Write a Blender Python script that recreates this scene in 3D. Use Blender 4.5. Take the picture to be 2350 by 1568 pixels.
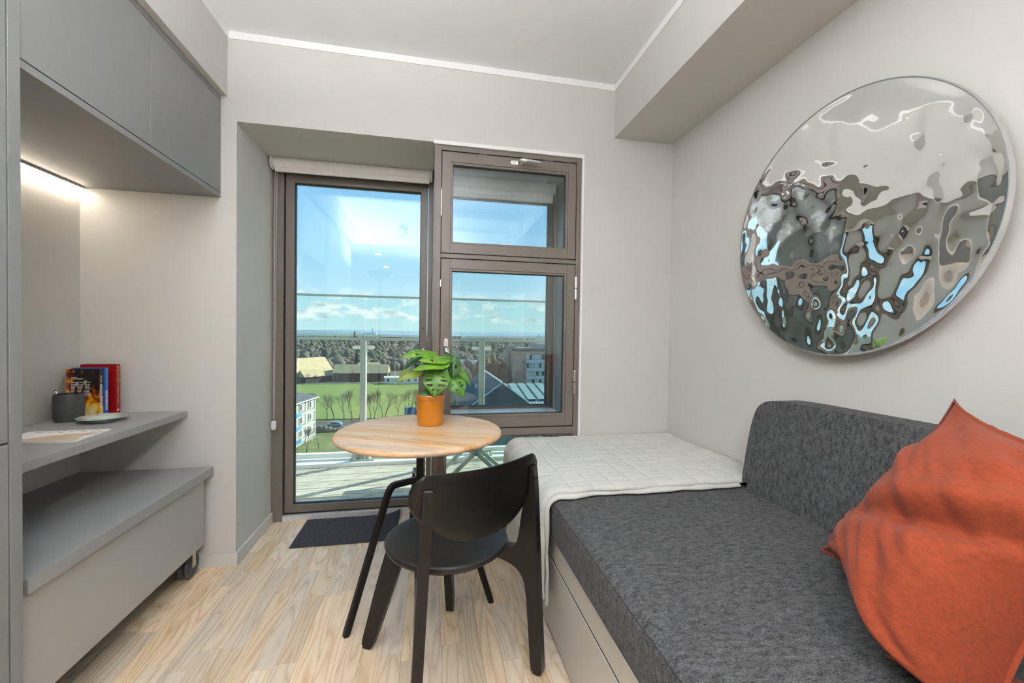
import bpy, bmesh, math, random
from mathutils import Vector, Matrix, noise
R = random.Random(7)
for o in list(bpy.data.objects): bpy.data.objects.remove(o)
S = bpy.context.scene
COL = S.collection
PI = math.pi

# ------------------------------------------------------------------ camera
def make_camera():
    yaw, pitch, roll, H = 0.1951, -0.0165, 0.0140, 1.15
    F = Vector((math.sin(yaw)*math.cos(pitch), math.cos(yaw)*math.cos(pitch), math.sin(pitch)))
    r = Vector((math.cos(yaw), -math.sin(yaw), 0)); u = r.cross(F)
    c, s = math.cos(roll), math.sin(roll)
    r2 = c*r + s*u; u2 = -s*r + c*u
    cd = bpy.data.cameras.new('camera'); cam = bpy.data.objects.new('camera', cd); COL.objects.link(cam)
    m = Matrix.Identity(4)
    for i in range(3): m[i][0] = r2[i]; m[i][1] = u2[i]; m[i][2] = -F[i]
    m[0][3], m[1][3], m[2][3] = 0, 0, H
    cam.matrix_world = m
    cd.sensor_fit = 'HORIZONTAL'; cd.sensor_width = 36; cd.lens = 949.7/2350*36
    cd.clip_start = 0.02; cd.clip_end = 30000
    S.camera = cam
make_camera()

# ------------------------------------------------------------------ exposure, sky, sun
vs = S.view_settings
vs.view_transform = 'Standard'; vs.look = 'None'; vs.gamma = 1; vs.exposure = 0.9
vs.use_curve_mapping = False
SKY = 0.72          # sky brightness
SUN = 6.2          # sun irradiance
SPOT = 150.0        # added hall downlights
GLOBE = 54.0       # added fill globe in the hall
UPL = 640.0        # added uplighter, bounced fill light
LED = 19.0          # strip light

def N(nt, t, **kw):
    n = nt.nodes.new(t)
    for k, v in kw.items():
        if k in n.inputs: n.inputs[k].default_value = v
        else: setattr(n, k, v)
    return n

def make_world():
    w = bpy.data.worlds.new('sky'); S.world = w; w.use_nodes = True
    nt = w.node_tree; nt.nodes.clear(); L = nt.links.new
    out = N(nt, 'ShaderNodeOutputWorld'); bg = N(nt, 'ShaderNodeBackground'); bg.inputs['Strength'].default_value = SKY
    tc = N(nt, 'ShaderNodeTexCoord'); sx = N(nt, 'ShaderNodeSeparateXYZ'); L(tc.outputs['Generated'], sx.inputs[0])
    rp = N(nt, 'ShaderNodeValToRGB'); L(sx.outputs['Z'], rp.inputs[0])
    e = rp.color_ramp.elements
    e[0].position = 0.0; e[0].color = (.60, .80, .84, 1)
    e[1].position = 1.0; e[1].color = (.10, .28, .62, 1)
    for p, c in ((.06, (.50, .75, .84)), (.16, (.36, .65, .85)), (.34, (.22, .50, .80))):
        q = e.new(p); q.color = (*c, 1)
    # cumulus near the horizon, thin cirrus above
    mp = N(nt, 'ShaderNodeMapping'); L(tc.outputs['Generated'], mp.inputs[0]); mp.inputs['Scale'].default_value = (10, 10, 24)
    n1 = N(nt, 'ShaderNodeTexNoise', Scale=1.7, Detail=10.0, Roughness=.60, Distortion=.1); L(mp.outputs[0], n1.inputs['Vector'])
    r1 = N(nt, 'ShaderNodeValToRGB'); L(n1.outputs['Fac'], r1.inputs[0])
    r1.color_ramp.elements[0].position = .47; r1.color_ramp.elements[1].position = .54
    band = N(nt, 'ShaderNodeValToRGB'); L(sx.outputs['Z'], band.inputs[0])
    b = band.color_ramp.elements; b[0].position = .022; b[0].color = (0, 0, 0, 1); b[1].position = .105; b[1].color = (.0, .0, .0, 1)
    q = b.new(.034); q.color = (1, 1, 1, 1); q = b.new(.06); q.color = (.85, .85, .85, 1)
    mu = N(nt, 'ShaderNodeMath', operation='MULTIPLY'); L(r1.outputs[0], mu.inputs[0]); L(band.outputs[0], mu.inputs[1])
    mix = N(nt, 'ShaderNodeMix', data_type='RGBA'); L(mu.outputs[0], mix.inputs[0]); L(rp.outputs[0], mix.inputs[6])
    n2 = N(nt, 'ShaderNodeTexNoise', Scale=3.0, Detail=4.0); L(mp.outputs[0], n2.inputs['Vector'])
    r2 = N(nt, 'ShaderNodeValToRGB'); L(n2.outputs['Fac'], r2.inputs[0])
    r2.color_ramp.elements[0].position = .35; r2.color_ramp.elements[0].color = (.50, .62, .70, 1)
    r2.color_ramp.elements[1].position = .62; r2.color_ramp.elements[1].color = (1.0, 1.02, 1.0, 1)
    L(r2.outputs[0], mix.inputs[7])
    L(mix.outputs[2], bg.inputs[0]); L(bg.outputs[0], out.inputs[0])
make_world()
sl = bpy.data.lights.new('sun', 'SUN'); sl.energy = SUN; sl.angle = math.radians(.6); sl.color = (1, .93, .80)
so = bpy.data.objects.new('sun', sl); COL.objects.link(so)
sd = Vector((.86*math.cos(.56), .46*math.cos(.56), math.sin(.56)))
so.rotation_euler = sd.to_track_quat('Z', 'Y').to_euler(); so.location = (30, 20, 30)

# ------------------------------------------------------------------ materials
MATS = {}
def mat(name, col, rough=.5, metal=0.0, nscale=0, namt=.15, col2=None, bump=0, bscale=200, stretch=(1, 1, 1), rand=0, spec=.5, coat=0, sheen=0):
    if name in MATS: return MATS[name]
    m = bpy.data.materials.new(name); m.use_nodes = True; nt = m.node_tree; L = nt.links.new
    p = nt.nodes['Principled BSDF']
    p.inputs['Base Color'].default_value = (*col, 1); p.inputs['Roughness'].default_value = rough; p.inputs['Metallic'].default_value = metal
    p.inputs['Specular IOR Level'].default_value = spec; p.inputs['Coat Weight'].default_value = coat
    if sheen: p.inputs['Sheen Weight'].default_value = sheen
    tc = N(nt, 'ShaderNodeTexCoord'); mp = N(nt, 'ShaderNodeMapping'); mp.inputs['Scale'].default_value = stretch; L(tc.outputs['Object'], mp.inputs[0])
    cout = None
    if nscale:
        n = N(nt, 'ShaderNodeTexNoise', Scale=nscale, Detail=5.0, Roughness=.6); L(mp.outputs[0], n.inputs['Vector'])
        rp = N(nt, 'ShaderNodeValToRGB'); L(n.outputs['Fac'], rp.inputs[0])
        c2 = col2 or tuple(c*(1-namt) for c in col); c1 = col if col2 else tuple(min(1, c*(1+namt)) for c in col)
        rp.color_ramp.elements[0].position = .35; rp.color_ramp.elements[0].color = (*c2, 1)
        rp.color_ramp.elements[1].position = .65; rp.color_ramp.elements[1].color = (*c1, 1)
        cout = rp.outputs[0]
    if rand:
        oi = N(nt, 'ShaderNodeObjectInfo'); hs = N(nt, 'ShaderNodeHueSaturation')
        ma = N(nt, 'ShaderNodeMath', operation='MULTIPLY_ADD'); L(oi.outputs['Random'], ma.inputs[0]); ma.inputs[1].default_value = 2*rand; ma.inputs[2].default_value = 1-rand
        L(ma.outputs[0], hs.inputs['Value'])
        if cout: L(cout, hs.inputs['Color'])
        else: hs.inputs['Color'].default_value = (*col, 1)
        cout = hs.outputs[0]
    if cout: L(cout, p.inputs['Base Color'])
    if bump:
        n = N(nt, 'ShaderNodeTexNoise', Scale=bscale, Detail=3.0); L(mp.outputs[0], n.inputs['Vector'])
        b = N(nt, 'ShaderNodeBump', Strength=bump, Distance=.002); L(n.outputs['Fac'], b.inputs['Height']); L(b.outputs[0], p.inputs['Normal'])
    MATS[name] = m
    return m

def emis(name, col, s):
    m = bpy.data.materials.new(name); m.use_nodes = True; nt = m.node_tree
    p = nt.nodes['Principled BSDF']; p.inputs['Base Color'].default_value = (.8, .8, .8, 1)
    p.inputs['Emission Color'].default_value = (*col, 1); p.inputs['Emission Strength'].default_value = s
    MATS[name] = m; return m

def glass(name, tint, base=.03, graz=.6):
    m = bpy.data.materials.new(name); m.use_nodes = True; nt = m.node_tree; nt.nodes.clear(); L = nt.links.new
    out = N(nt, 'ShaderNodeOutputMaterial'); mx = N(nt, 'ShaderNodeMixShader'); tr = N(nt, 'ShaderNodeBsdfTransparent'); gl = N(nt, 'ShaderNodeBsdfGlossy')
    tr.inputs[0].default_value = (*tint, 1); gl.inputs['Roughness'].default_value = 0; gl.inputs['Color'].default_value = (.95, .98, 1, 1)
    lw = N(nt, 'ShaderNodeLayerWeight', Blend=.5); pw = N(nt, 'ShaderNodeMath', operation='POWER'); pw.inputs[1].default_value = 4
    L(lw.outputs['Facing'], pw.inputs[0])
    ma = N(nt, 'ShaderNodeMath', operation='MULTIPLY_ADD'); L(pw.outputs[0], ma.inputs[0]); ma.inputs[1].default_value = graz; ma.inputs[2].default_value = base
    L(ma.outputs[0], mx.inputs[0]); L(tr.outputs[0], mx.inputs[1]); L(gl.outputs[0], mx.inputs[2]); L(mx.outputs[0], out.inputs[0])
    MATS[name] = m; return m

def frosted(name):
    m = bpy.data.materials.new(name); m.use_nodes = True; nt = m.node_tree; nt.nodes.clear(); L = nt.links.new
    out = N(nt, 'ShaderNodeOutputMaterial'); mx = N(nt, 'ShaderNodeMixShader'); mx.inputs[0].default_value = .2
    tl = N(nt, 'ShaderNodeBsdfTranslucent'); df = N(nt, 'ShaderNodeBsdfDiffuse')
    tc = N(nt, 'ShaderNodeTexCoord'); n = N(nt, 'ShaderNodeTexNoise', Scale=4.0); L(tc.outputs['Object'], n.inputs['Vector'])
    rp = N(nt, 'ShaderNodeValToRGB'); L(n.outputs['Fac'], rp.inputs[0]); rp.color_ramp.elements[0].color = (.86, .88, .87, 1); rp.color_ramp.elements[1].color = (.9, .91, .9, 1)
    L(rp.outputs[0], tl.inputs[0]); L(rp.outputs[0], df.inputs[0]); L(tl.outputs[0], mx.inputs[1]); L(df.outputs[0], mx.inputs[2]); L(mx.outputs[0], out.inputs[0])
    MATS[name] = m; return m

def wood_mat(name, dark, mid, light, along='Y', gscale=1.0, rough=.45, rand=.16, swirl=1.0):
    m = bpy.data.materials.new(name); m.use_nodes = True; nt = m.node_tree; L = nt.links.new
    p = nt.nodes['Principled BSDF']; p.inputs['Roughness'].default_value = rough
    tc = N(nt, 'ShaderNodeTexCoord'); oi = N(nt, 'ShaderNodeObjectInfo')
    sc = N(nt, 'ShaderNodeVectorMath', operation='SCALE'); cb = N(nt, 'ShaderNodeCombineXYZ')
    for i in range(3): L(oi.outputs['Random'], cb.inputs[i])
    L(cb.outputs[0], sc.inputs[0]); sc.inputs['Scale'].default_value = 37.0
    ad = N(nt, 'ShaderNodeVectorMath', operation='ADD'); L(tc.outputs['Object'], ad.inputs[0]); L(sc.outputs[0], ad.inputs[1])
    mp = N(nt, 'ShaderNodeMapping'); L(ad.outputs[0], mp.inputs[0])
    st = (11*gscale, 1.15*gscale, 6*gscale) if along == 'Y' else (1.15*gscale, 11*gscale, 6*gscale)
    mp.inputs['Scale'].default_value = st
    # big rings: contour lines of a stretched noise give cathedral grain
    n1 = N(nt, 'ShaderNodeTexNoise', Scale=1.0*swirl, Detail=1.5, Roughness=.45); L(mp.outputs[0], n1.inputs['Vector'])
    k = N(nt, 'ShaderNodeMath', operation='MULTIPLY'); L(n1.outputs['Fac'], k.inputs[0]); k.inputs[1].default_value = 26
    fr = N(nt, 'ShaderNodeMath', operation='PINGPONG'); L(k.outputs[0], fr.inputs[0]); fr.inputs[1].default_value = 1.0
    r1 = N(nt, 'ShaderNodeValToRGB'); L(fr.outputs[0], r1.inputs[0])
    e = r1.color_ramp.elements; e[0].position = 0; e[0].color = (*dark, 1); e[1].position = .85; e[1].color = (*light, 1)
    q = e.new(.28); q.color = (*mid, 1)
    # fine fibre
    mp2 = N(nt, 'ShaderNodeMapping'); L(ad.outputs[0], mp2.inputs[0]); mp2.inputs['Scale'].default_value = tuple(a*9 for a in st)
    n2 = N(nt, 'ShaderNodeTexNoise', Scale=3.0, Detail=3.0); L(mp2.outputs[0], n2.inputs['Vector'])
    mx = N(nt, 'ShaderNodeMix', data_type='RGBA', blend_type='OVERLAY'); mx.inputs[0].default_value = .35; L(r1.outputs[0], mx.inputs[6]); L(n2.outputs['Color'], mx.inputs[7])
    bw = N(nt, 'ShaderNodeRGBToBW'); L(n2.outputs['Color'], bw.inputs[0])
    L(bw.outputs[0], mx.inputs[7])
    hs = N(nt, 'ShaderNodeHueSaturation')
    wn = N(nt, 'ShaderNodeTexWhiteNoise'); wn.noise_dimensions = '1D'; L(oi.outputs['Random'], wn.inputs['W'])
    ma = N(nt, 'ShaderNodeMath', operation='MULTIPLY_ADD'); L(oi.outputs['Random'], ma.inputs[0]); ma.inputs[1].default_value = 2*rand; ma.inputs[2].default_value = 1-rand
    ms = N(nt, 'ShaderNodeMath', operation='MULTIPLY_ADD'); L(wn.outputs['Value'], ms.inputs[0]); ms.inputs[1].default_value = .5; ms.inputs[2].default_value = .72
    L(ma.outputs[0], hs.inputs['Value']); L(ms.outputs[0], hs.inputs['Saturation']); L(mx.outputs[2], hs.inputs['Color']); L(hs.outputs[0], p.inputs['Base Color'])
    MATS[name] = m; return m

def wool_mat(name, lo, hi, stretch=(1, 1, 1), sc=260):
    m = bpy.data.materials.new(name); m.use_nodes = True; nt = m.node_tree; L = nt.links.new
    p = nt.nodes['Principled BSDF']; p.inputs['Roughness'].default_value = .95; p.inputs['Specular IOR Level'].default_value = .15; p.inputs['Sheen Weight'].default_value = .04
    tc = N(nt, 'ShaderNodeTexCoord'); mp = N(nt, 'ShaderNodeMapping'); L(tc.outputs['Object'], mp.inputs[0]); mp.inputs['Scale'].default_value = stretch; mp.inputs['Rotation'].default_value = (.3, .2, .6)
    n = N(nt, 'ShaderNodeTexNoise', Scale=float(sc), Detail=2.0, Roughness=.6, Distortion=1.2); L(mp.outputs[0], n.inputs['Vector'])
    n2 = N(nt, 'ShaderNodeTexNoise', Scale=sc*.22, Detail=2.0); L(mp.outputs[0], n2.inputs['Vector'])
    ad = N(nt, 'ShaderNodeMath', operation='MULTIPLY_ADD'); L(n2.outputs['Fac'], ad.inputs[0]); ad.inputs[1].default_value = .45; L(n.outputs['Fac'], ad.inputs[2])
    rp = N(nt, 'ShaderNodeValToRGB'); L(ad.outputs[0], rp.inputs[0])
    e = rp.color_ramp.elements; e[0].position = .50; e[0].color = (*lo, 1); e[1].position = .95; e[1].color = (*hi, 1)
    L(rp.outputs[0], p.inputs['Base Color'])
    b = N(nt, 'ShaderNodeBump', Strength=.35, Distance=.002); L(n.outputs['Fac'], b.inputs['Height']); L(b.outputs[0], p.inputs['Normal'])
    MATS[name] = m; return m

WALL = mat('wall_paint', (.60, .592, .565), .75, nscale=3, namt=.012, bump=.04, bscale=350)
CEIL = mat('ceiling_paint', (.82, .83, .85), .8, nscale=2, namt=.01)
WHITE = mat('white_trim', (.85, .85, .85), .45, nscale=8, namt=.01)
CAB = mat('cabinet_laminate', (.245, .252, .252), .42, nscale=1.5, namt=.03, bump=.03, bscale=600)
CABIN = mat('cabinet_shadow_gap', (.05, .05, .05), .8, nscale=10)  # near-black for the joints, their shade put into the colour
DESK = mat('desk_laminate', (.32, .323, .323), .5, nscale=2, namt=.03, bump=.05, bscale=700)
BROWN = mat('brown_aluminium', (.162, .140, .117), .38, nscale=4, namt=.04, spec=.5)
BROWND = mat('dark_gasket', (.012, .012, .013), .6, nscale=20)
GREYAL = mat('grey_window_lining', (.36, .38, .38), .5, nscale=4, namt=.03)
CHROME = mat('brushed_steel', (.72, .72, .73), .25, 1.0, nscale=60, namt=.05)
STEELD = mat('galvanised_steel', (.55, .6, .57), .4, .6, nscale=30, namt=.1)
BLACK = mat('black_lacquer', (.0055, .005, .0048), .34, nscale=30, namt=.15, spec=.35)
BLACKL = mat('black_leather', (.013, .013, .0135), .40, nscale=60, namt=.15, bump=.12, bscale=900, spec=.45)
MATM = mat('ribbed_rubber', (.035, .037, .045), .9, nscale=90, namt=.4)
BLIND = mat('blind_fabric', (.80, .79, .76), .7, nscale=60, namt=.03)
PLAST = mat('white_plastic', (.80, .80, .79), .35, nscale=10, namt=.02)
BASEB = mat('baseboard_paint', (.64, .625, .595), .5, nscale=4, namt=.01)
SILL = mat('threshold_aluminium', (.70, .71, .73), .35, .3, nscale=30, namt=.04)
OAK = wood_mat('oak_plank', (.66, .485, .31), (.77, .605, .425), (.84, .69, .51), 'Y', rand=.16)
TOAK = wood_mat('table_beech', (.58, .365, .19), (.66, .435, .24), (.70, .48, .28), 'X', gscale=1.0, rough=.4, rand=.10, swirl=.7)
DECK = wood_mat('deck_board', (.30, .26, .19), (.44, .40, .31), (.52, .48, .38), 'X', gscale=.8, rough=.8, rand=.08)
WOOL = wool_mat('charcoal_wool', (.012, .012, .0125), (.135, .137, .140), (1, 2.2, 1), 190)
QUILT = mat('sage_quilt_cotton', (.575, .585, .55), .9, nscale=14, namt=.03, bump=.25, bscale=260, stretch=(.35, 1, 1), sheen=.2)
RUST = mat('rust_linen', (.255, .040, .010), .9, nscale=160, namt=.13, bump=.35, bscale=700, stretch=(1, .4, 1), sheen=.05)
MIRROR = mat('mirror_silver', (.86, .87, .855), .015, 1.0, nscale=2, namt=.005)
POT = mat('ochre_glaze', (.47, .165, .006), .28, nscale=9, namt=.14, coat=.4)
POTRIM = mat('terracotta_rim', (.50, .19, .06), .35, nscale=12, namt=.15)
SOIL = mat('potting_soil', (.02, .013, .008), .95, nscale=80, namt=.6)
GPANE = glass('window_glass', (.93, .965, .965), .055, .7)
GRAIL = glass('railing_glass', (.90, .965, .95), .02, .5)

# ------------------------------------------------------------------ builders
WM = {}
def put(o, parent=None):
    COL.objects.link(o)
    if parent is not None:
        o.parent = parent; o.matrix_parent_inverse = WM[parent].inverted()
    WM[o] = Matrix.Identity(4)
    return o
def tag(o, label=None, cat=None, group=None, kind=None):
    if label: o['label'] = label
    if cat: o['category'] = cat
    if group: o['group'] = group
    if kind: o['kind'] = kind
    return o
def thing(name, label, cat, loc=(0, 0, 0), group=None, kind=None):
    o = bpy.data.objects.new(name, None); COL.objects.link(o); o.location = loc; o.empty_display_size = .05
    WM[o] = Matrix.Translation(loc); return tag(o, label, cat, group, kind)
def mk(name, V, F, m, parent=None, smooth=0):
    me = bpy.data.meshes.new(name); me.from_pydata([tuple(v) for v in V], [], F); me.update()
    return fin(name, me, m, parent, smooth)
def fin(name, me, m, parent, smooth):
    if m: me.materials.append(m)
    if smooth:
        me.shade_smooth()
        if smooth < 180: me.set_sharp_from_angle(angle=math.radians(smooth))
    o = put(bpy.data.objects.new(name, me), parent)
    if 0 < smooth < 180:
        md = o.modifiers.new('normals', 'WEIGHTED_NORMAL'); md.keep_sharp = True; md.weight = 50
    return o
def ob(name, bm, m, parent=None, smooth=0, recalc=True):
    if recalc: bmesh.ops.recalc_face_normals(bm, faces=bm.faces[:])
    me = bpy.data.meshes.new(name); bm.to_mesh(me); bm.free()
    return fin(name, me, m, parent, smooth)
def abox(bm, x0, x1, y0, y1, z0, z1, bev=0, seg=2, rot=None):
    b2 = bmesh.new(); bmesh.ops.create_cube(b2, size=1)
    for v in b2.verts: v.co = Vector(((x0+x1)/2+v.co.x*(x1-x0), (y0+y1)/2+v.co.y*(y1-y0), (z0+z1)/2+v.co.z*(z1-z0)))
    if bev: bmesh.ops.bevel(b2, geom=b2.edges[:], offset=bev, segments=seg, profile=.5, affect='EDGES')
    if rot: bmesh.ops.transform(b2, matrix=rot, verts=b2.verts[:])
    join(bm, b2)
def join(bm, b2):
    me = bpy.data.meshes.new('t'); b2.to_mesh(me); b2.free(); bm.from_mesh(me); bpy.data.meshes.remove(me)
def bx(name, x0, x1, y0, y1, z0, z1, m, parent=None, bev=.0015, seg=2, rot=None):
    bm = bmesh.new(); abox(bm, x0, x1, y0, y1, z0, z1, bev, seg, rot)
    return ob(name, bm, m, parent, 40 if bev else 0)
def sweep(bm, path, rad, n=10, sq=False, cap=True, ry=None, up=None):
    P = [Vector(p) for p in path]; rings = []
    prev = None
    for i, p in enumerate(P):
        t = (P[min(i+1, len(P)-1)]-P[max(i-1, 0)]).normalized()
        ref = up or (prev if prev is not None else (Vector((0, 0, 1)) if abs(t.z) < .9 else Vector((0, 1, 0))))
        a = (ref - t*ref.dot(t)).normalized(); b = t.cross(a); prev = a
        r = rad[i] if isinstance(rad, (list, tuple)) else rad
        rb = r if ry is None else (ry[i] if isinstance(ry, (list, tuple)) else ry)
        ring = []
        for k in range(n):
            th = 2*PI*(k+.5)/n; c, s = math.cos(th), math.sin(th)
            if sq: e = .4; c = math.copysign(abs(c)**e, c); s = math.copysign(abs(s)**e, s)
            ring.append(bm.verts.new(p+a*c*r+b*s*rb))
        rings.append(ring)
    for A, B in zip(rings, rings[1:]):
        for k in range(n): bm.faces.new((A[k], A[(k+1) % n], B[(k+1) % n], B[k]))
    if cap: bm.faces.new(rings[0][::-1]); bm.faces.new(rings[-1])
def lathe(bm, prof, c=(0, 0, 0), n=48, M=None):
    rings = []; c = Vector(c)
    for r, z in prof:
        if r < 1e-6: rings.append([bm.verts.new(Vector((0, 0, z)))])
        else: rings.append([bm.verts.new(Vector((r*math.cos(2*PI*k/n), r*math.sin(2*PI*k/n), z))) for k in range(n)])
    for A, B in zip(rings, rings[1:]):
        for k in range(n):
            if len(A) == 1 and len(B) == 1: continue
            if len(A) == 1: bm.faces.new((A[0], B[k], B[(k+1) % n]))
            elif len(B) == 1: bm.faces.new((A[k], A[(k+1) % n], B[0]))
            else: bm.faces.new((A[k], A[(k+1) % n], B[(k+1) % n], B[k]))
    for ring in rings:
        for v in ring: v.co = (M @ v.co if M else v.co) + c
def turn(name, prof, c, m, parent=None, n=48, M=None, smooth=35):
    bm = bmesh.new(); lathe(bm, prof, c, n, M); return ob(name, bm, m, parent, smooth)
def tube(name, path, rad, m, parent=None, n=10, sq=False, ry=None, up=None, smooth=50):
    bm = bmesh.new(); sweep(bm, path, rad, n, sq, True, ry, up); return ob(name, bm, m, parent, smooth)
def prism(name, pts, M, th, m, parent=None, bev=.004, seg=3, smooth=50):
    bm = bmesh.new()
    a = [bm.verts.new(Vector((x, y, -th/2))) for x, y in pts]; b = [bm.verts.new(Vector((x, y, th/2))) for x, y in pts]
    f1 = bm.faces.new(a[::-1]); f2 = bm.faces.new(b); n = len(pts)
    for i in range(n): bm.faces.new((a[i], a[(i+1) % n], b[(i+1) % n], b[i]))
    if bev:
        es = [e for e in bm.edges if f1 in e.link_faces or f2 in e.link_faces]
        bmesh.ops.bevel(bm, geom=es, offset=bev, segments=seg, profile=.5, affect='EDGES')
    bmesh.ops.transform(bm, matrix=M, verts=bm.verts[:])
    return ob(name, bm, m, parent, smooth)
def arc(cx, cy, r, a0, a1, n=6): return [(cx+r*math.cos(math.radians(a0+(a1-a0)*i/n)), cy+r*math.sin(math.radians(a0+(a1-a0)*i/n))) for i in range(n+1)]
def chaikin(pts, it=2, closed=True):
    for _ in range(it):
        q = []; n = len(pts)
        for i in range(n if closed else n-1):
            a, b = pts[i], pts[(i+1) % n]
            q += [(a[0]*.75+b[0]*.25, a[1]*.75+b[1]*.25), (a[0]*.25+b[0]*.75, a[1]*.25+b[1]*.75)]
        pts = q
    return pts
def copy_tree(o, parent=None):
    c = o.copy(); COL.objects.link(c)
    if parent is not None: c.parent = parent
    for ch in list(o.children): copy_tree(ch, c)
    return c
def grid(name, nu, nv, fn, m, parent=None, smooth=180, solid=0, closed=False):
    V = [fn(i/(nu-1), j/(nv-1)) for j in range(nv) for i in range(nu)]
    F = [(j*nu+i, j*nu+i+1, (j+1)*nu+i+1, (j+1)*nu+i) for j in range(nv-1) for i in range(nu-1)]
    o = mk(name, V, F, m, parent, smooth)
    if solid:
        md = o.modifiers.new('thickness', 'SOLIDIFY'); md.thickness = solid; md.offset = -1
    return o
def text(name, s, size, M, m, parent=None, ext=.0002, align='CENTER'):
    cu = bpy.data.curves.new('t', 'FONT'); cu.body = s; cu.size = size; cu.extrude = ext; cu.align_x = align; cu.align_y = 'CENTER'; cu.resolution_u = 3
    t = bpy.data.objects.new('t', cu); COL.objects.link(t)
    dg = bpy.context.evaluated_depsgraph_get(); me = bpy.data.meshes.new_from_object(t.evaluated_get(dg))
    bpy.data.objects.remove(t); bpy.data.curves.remove(cu)
    me.transform(M); me.materials.clear(); me.name = name
    return fin(name, me, m, parent, 0)

# room constants (metres); x right, y towards the window, z up
XL, XR, D, DD = -1.57, 1.395, 2.2375, 2.70
XS, ZS, ZC, XB, ZB, XN, ZN = -.968, 2.2746, 2.586, 1.0256, 2.287, -.927, 2.161
XW0, XW1 = .012, .841
YB = -3.0     # rear wall of the hall
YH = -.10     # bulkhead between room and hall

# ------------------------------------------------------------------ shell
def shell():
    st = lambda o, l, c: tag(o, l, c, kind='structure')
    st(bx('wall_left', XL-.12, XL, YB-.12, 2.9, 0, 2.9, WALL, bev=0), 'greige painted wall behind the desk niche', 'wall')
    st(bx('wall_right', XR, XR+.12, YB-.12, D, 0, 2.9, WALL, bev=0), 'pale greige painted wall carrying the rippled mirror', 'wall')
    bm = bmesh.new()
    abox(bm, XL, XN, D, 2.84, -.3, 2.9); abox(bm, XN, XW1, D, 2.84, ZN, 2.9)
    abox(bm, XW1, XR+.12, D, 2.84, -.3, 2.9); abox(bm, XN, XW1, 2.70, 2.84, -.3, -.012)
    st(ob('wall_back', bm, WALL), 'greige window wall with a deep door recess', 'wall')
    st(bx('wall_rear', XL, XR, YB-.12, YB, 0, 2.9, WALL, bev=0), 'greige wall at the rear end of the hall', 'wall')
    st(bx('ceiling', XL, XR, YB, 2.3, ZC, ZC+.1, CEIL, bev=0), 'white painted ceiling above the room', 'ceiling')
    st(bx('ceiling_soffit', XL, XS, YH, D, ZS, ZC, WALL, bev=.001), 'greige soffit box above the grey wall cabinets', 'soffit')
    st(bx('ceiling_beam', XB, XR, YH, D, ZB, ZC, WALL, bev=.001), 'greige boxed beam along the top of the mirror wall', 'beam')
    st(bx('ceiling_bulkhead', XL, XR, YB, YH, 2.29, ZC, CEIL, bev=.001), 'lowered white ceiling over the hall behind the room', 'bulkhead')
    # white strips under the ceiling
    t = .006
    st(bx('trim_1', XS+t, XB-t, D-t, D, 2.551, ZC, WHITE, bev=.001), 'white ceiling strip along the window wall', 'trim')
    st(bx('trim_2', XS, XS+t, YH, D, 2.551, ZC, WHITE, bev=.001), 'white ceiling strip along the left soffit', 'trim')
    st(bx('trim_3', XB-t, XB, YH, D, 2.551, ZC, WHITE, bev=.001), 'white ceiling strip along the boxed beam', 'trim')
    b = .062
    st(bx('baseboard_back', XL, XN+.012, D-.012, D, 0, b, BASEB, bev=.002), 'low greige baseboard beside the rolling bench', 'baseboard')
    st(bx('baseboard_left', XN, XN+.012, D-.002, DD-.005, 0, b, BASEB, bev=.002), 'low greige baseboard inside the door recess', 'baseboard')
    st(bx('baseboard_right', XW0, XR, D-.012, D, 0, .062, BASEB, bev=.002), 'low greige baseboard under the tall window', 'baseboard')
    # floor with planks as its parts
    fl = tag(bx('floor', XL-.1, XR+.1, YB-.1, 2.75, -.1, -.008, mat('floor_joint', (.16, .10, .05), .8, nscale=20), bev=0), 'light oak strip floor running towards the balcony door', 'floor', kind='structure')
    rr = random.Random(11); w = .0705; x = XL
    cache = {}
    while x < .62:
        y = -.55 - rr.random()*.45
        while y < 2.72:
            l = rr.choice((.30, .38, .45, .52, .60, .68)); y1 = min(y+l, 2.735)
            if y1-y < .1: y1 = 2.735
            ll = round(y1-y, 3)
            if ll not in cache:
                b2 = bmesh.new(); abox(b2, 0, w-.0004, 0, ll-.0004, -.010, 0)
                tops = [e for e in b2.edges if all(v.co.z > -.001 for v in e.verts)]
                bmesh.ops.bevel(b2, geom=tops, offset=.0005, segments=1, affect='EDGES')
                me = bpy.data.meshes.new('plank'); b2.to_mesh(me); b2.free(); me.materials.append(OAK); cache[ll] = me
            o = bpy.data.objects.new('plank', cache[ll]); o.location = (x, y, 0); put(o, fl); o.matrix_parent_inverse = Matrix.Identity(4)
            y = y1
        x += w
    # plain oak field where furniture hides the strips, and in the hall
    f2 = bx('plank_field', .618, XR, YB, 2.3, -.010, -.001, OAK, fl, bev=0)
    f3 = bx('plank_field', XL, .618, YB, -.55, -.012, -.003, OAK, fl, bev=0)
shell()

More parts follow.
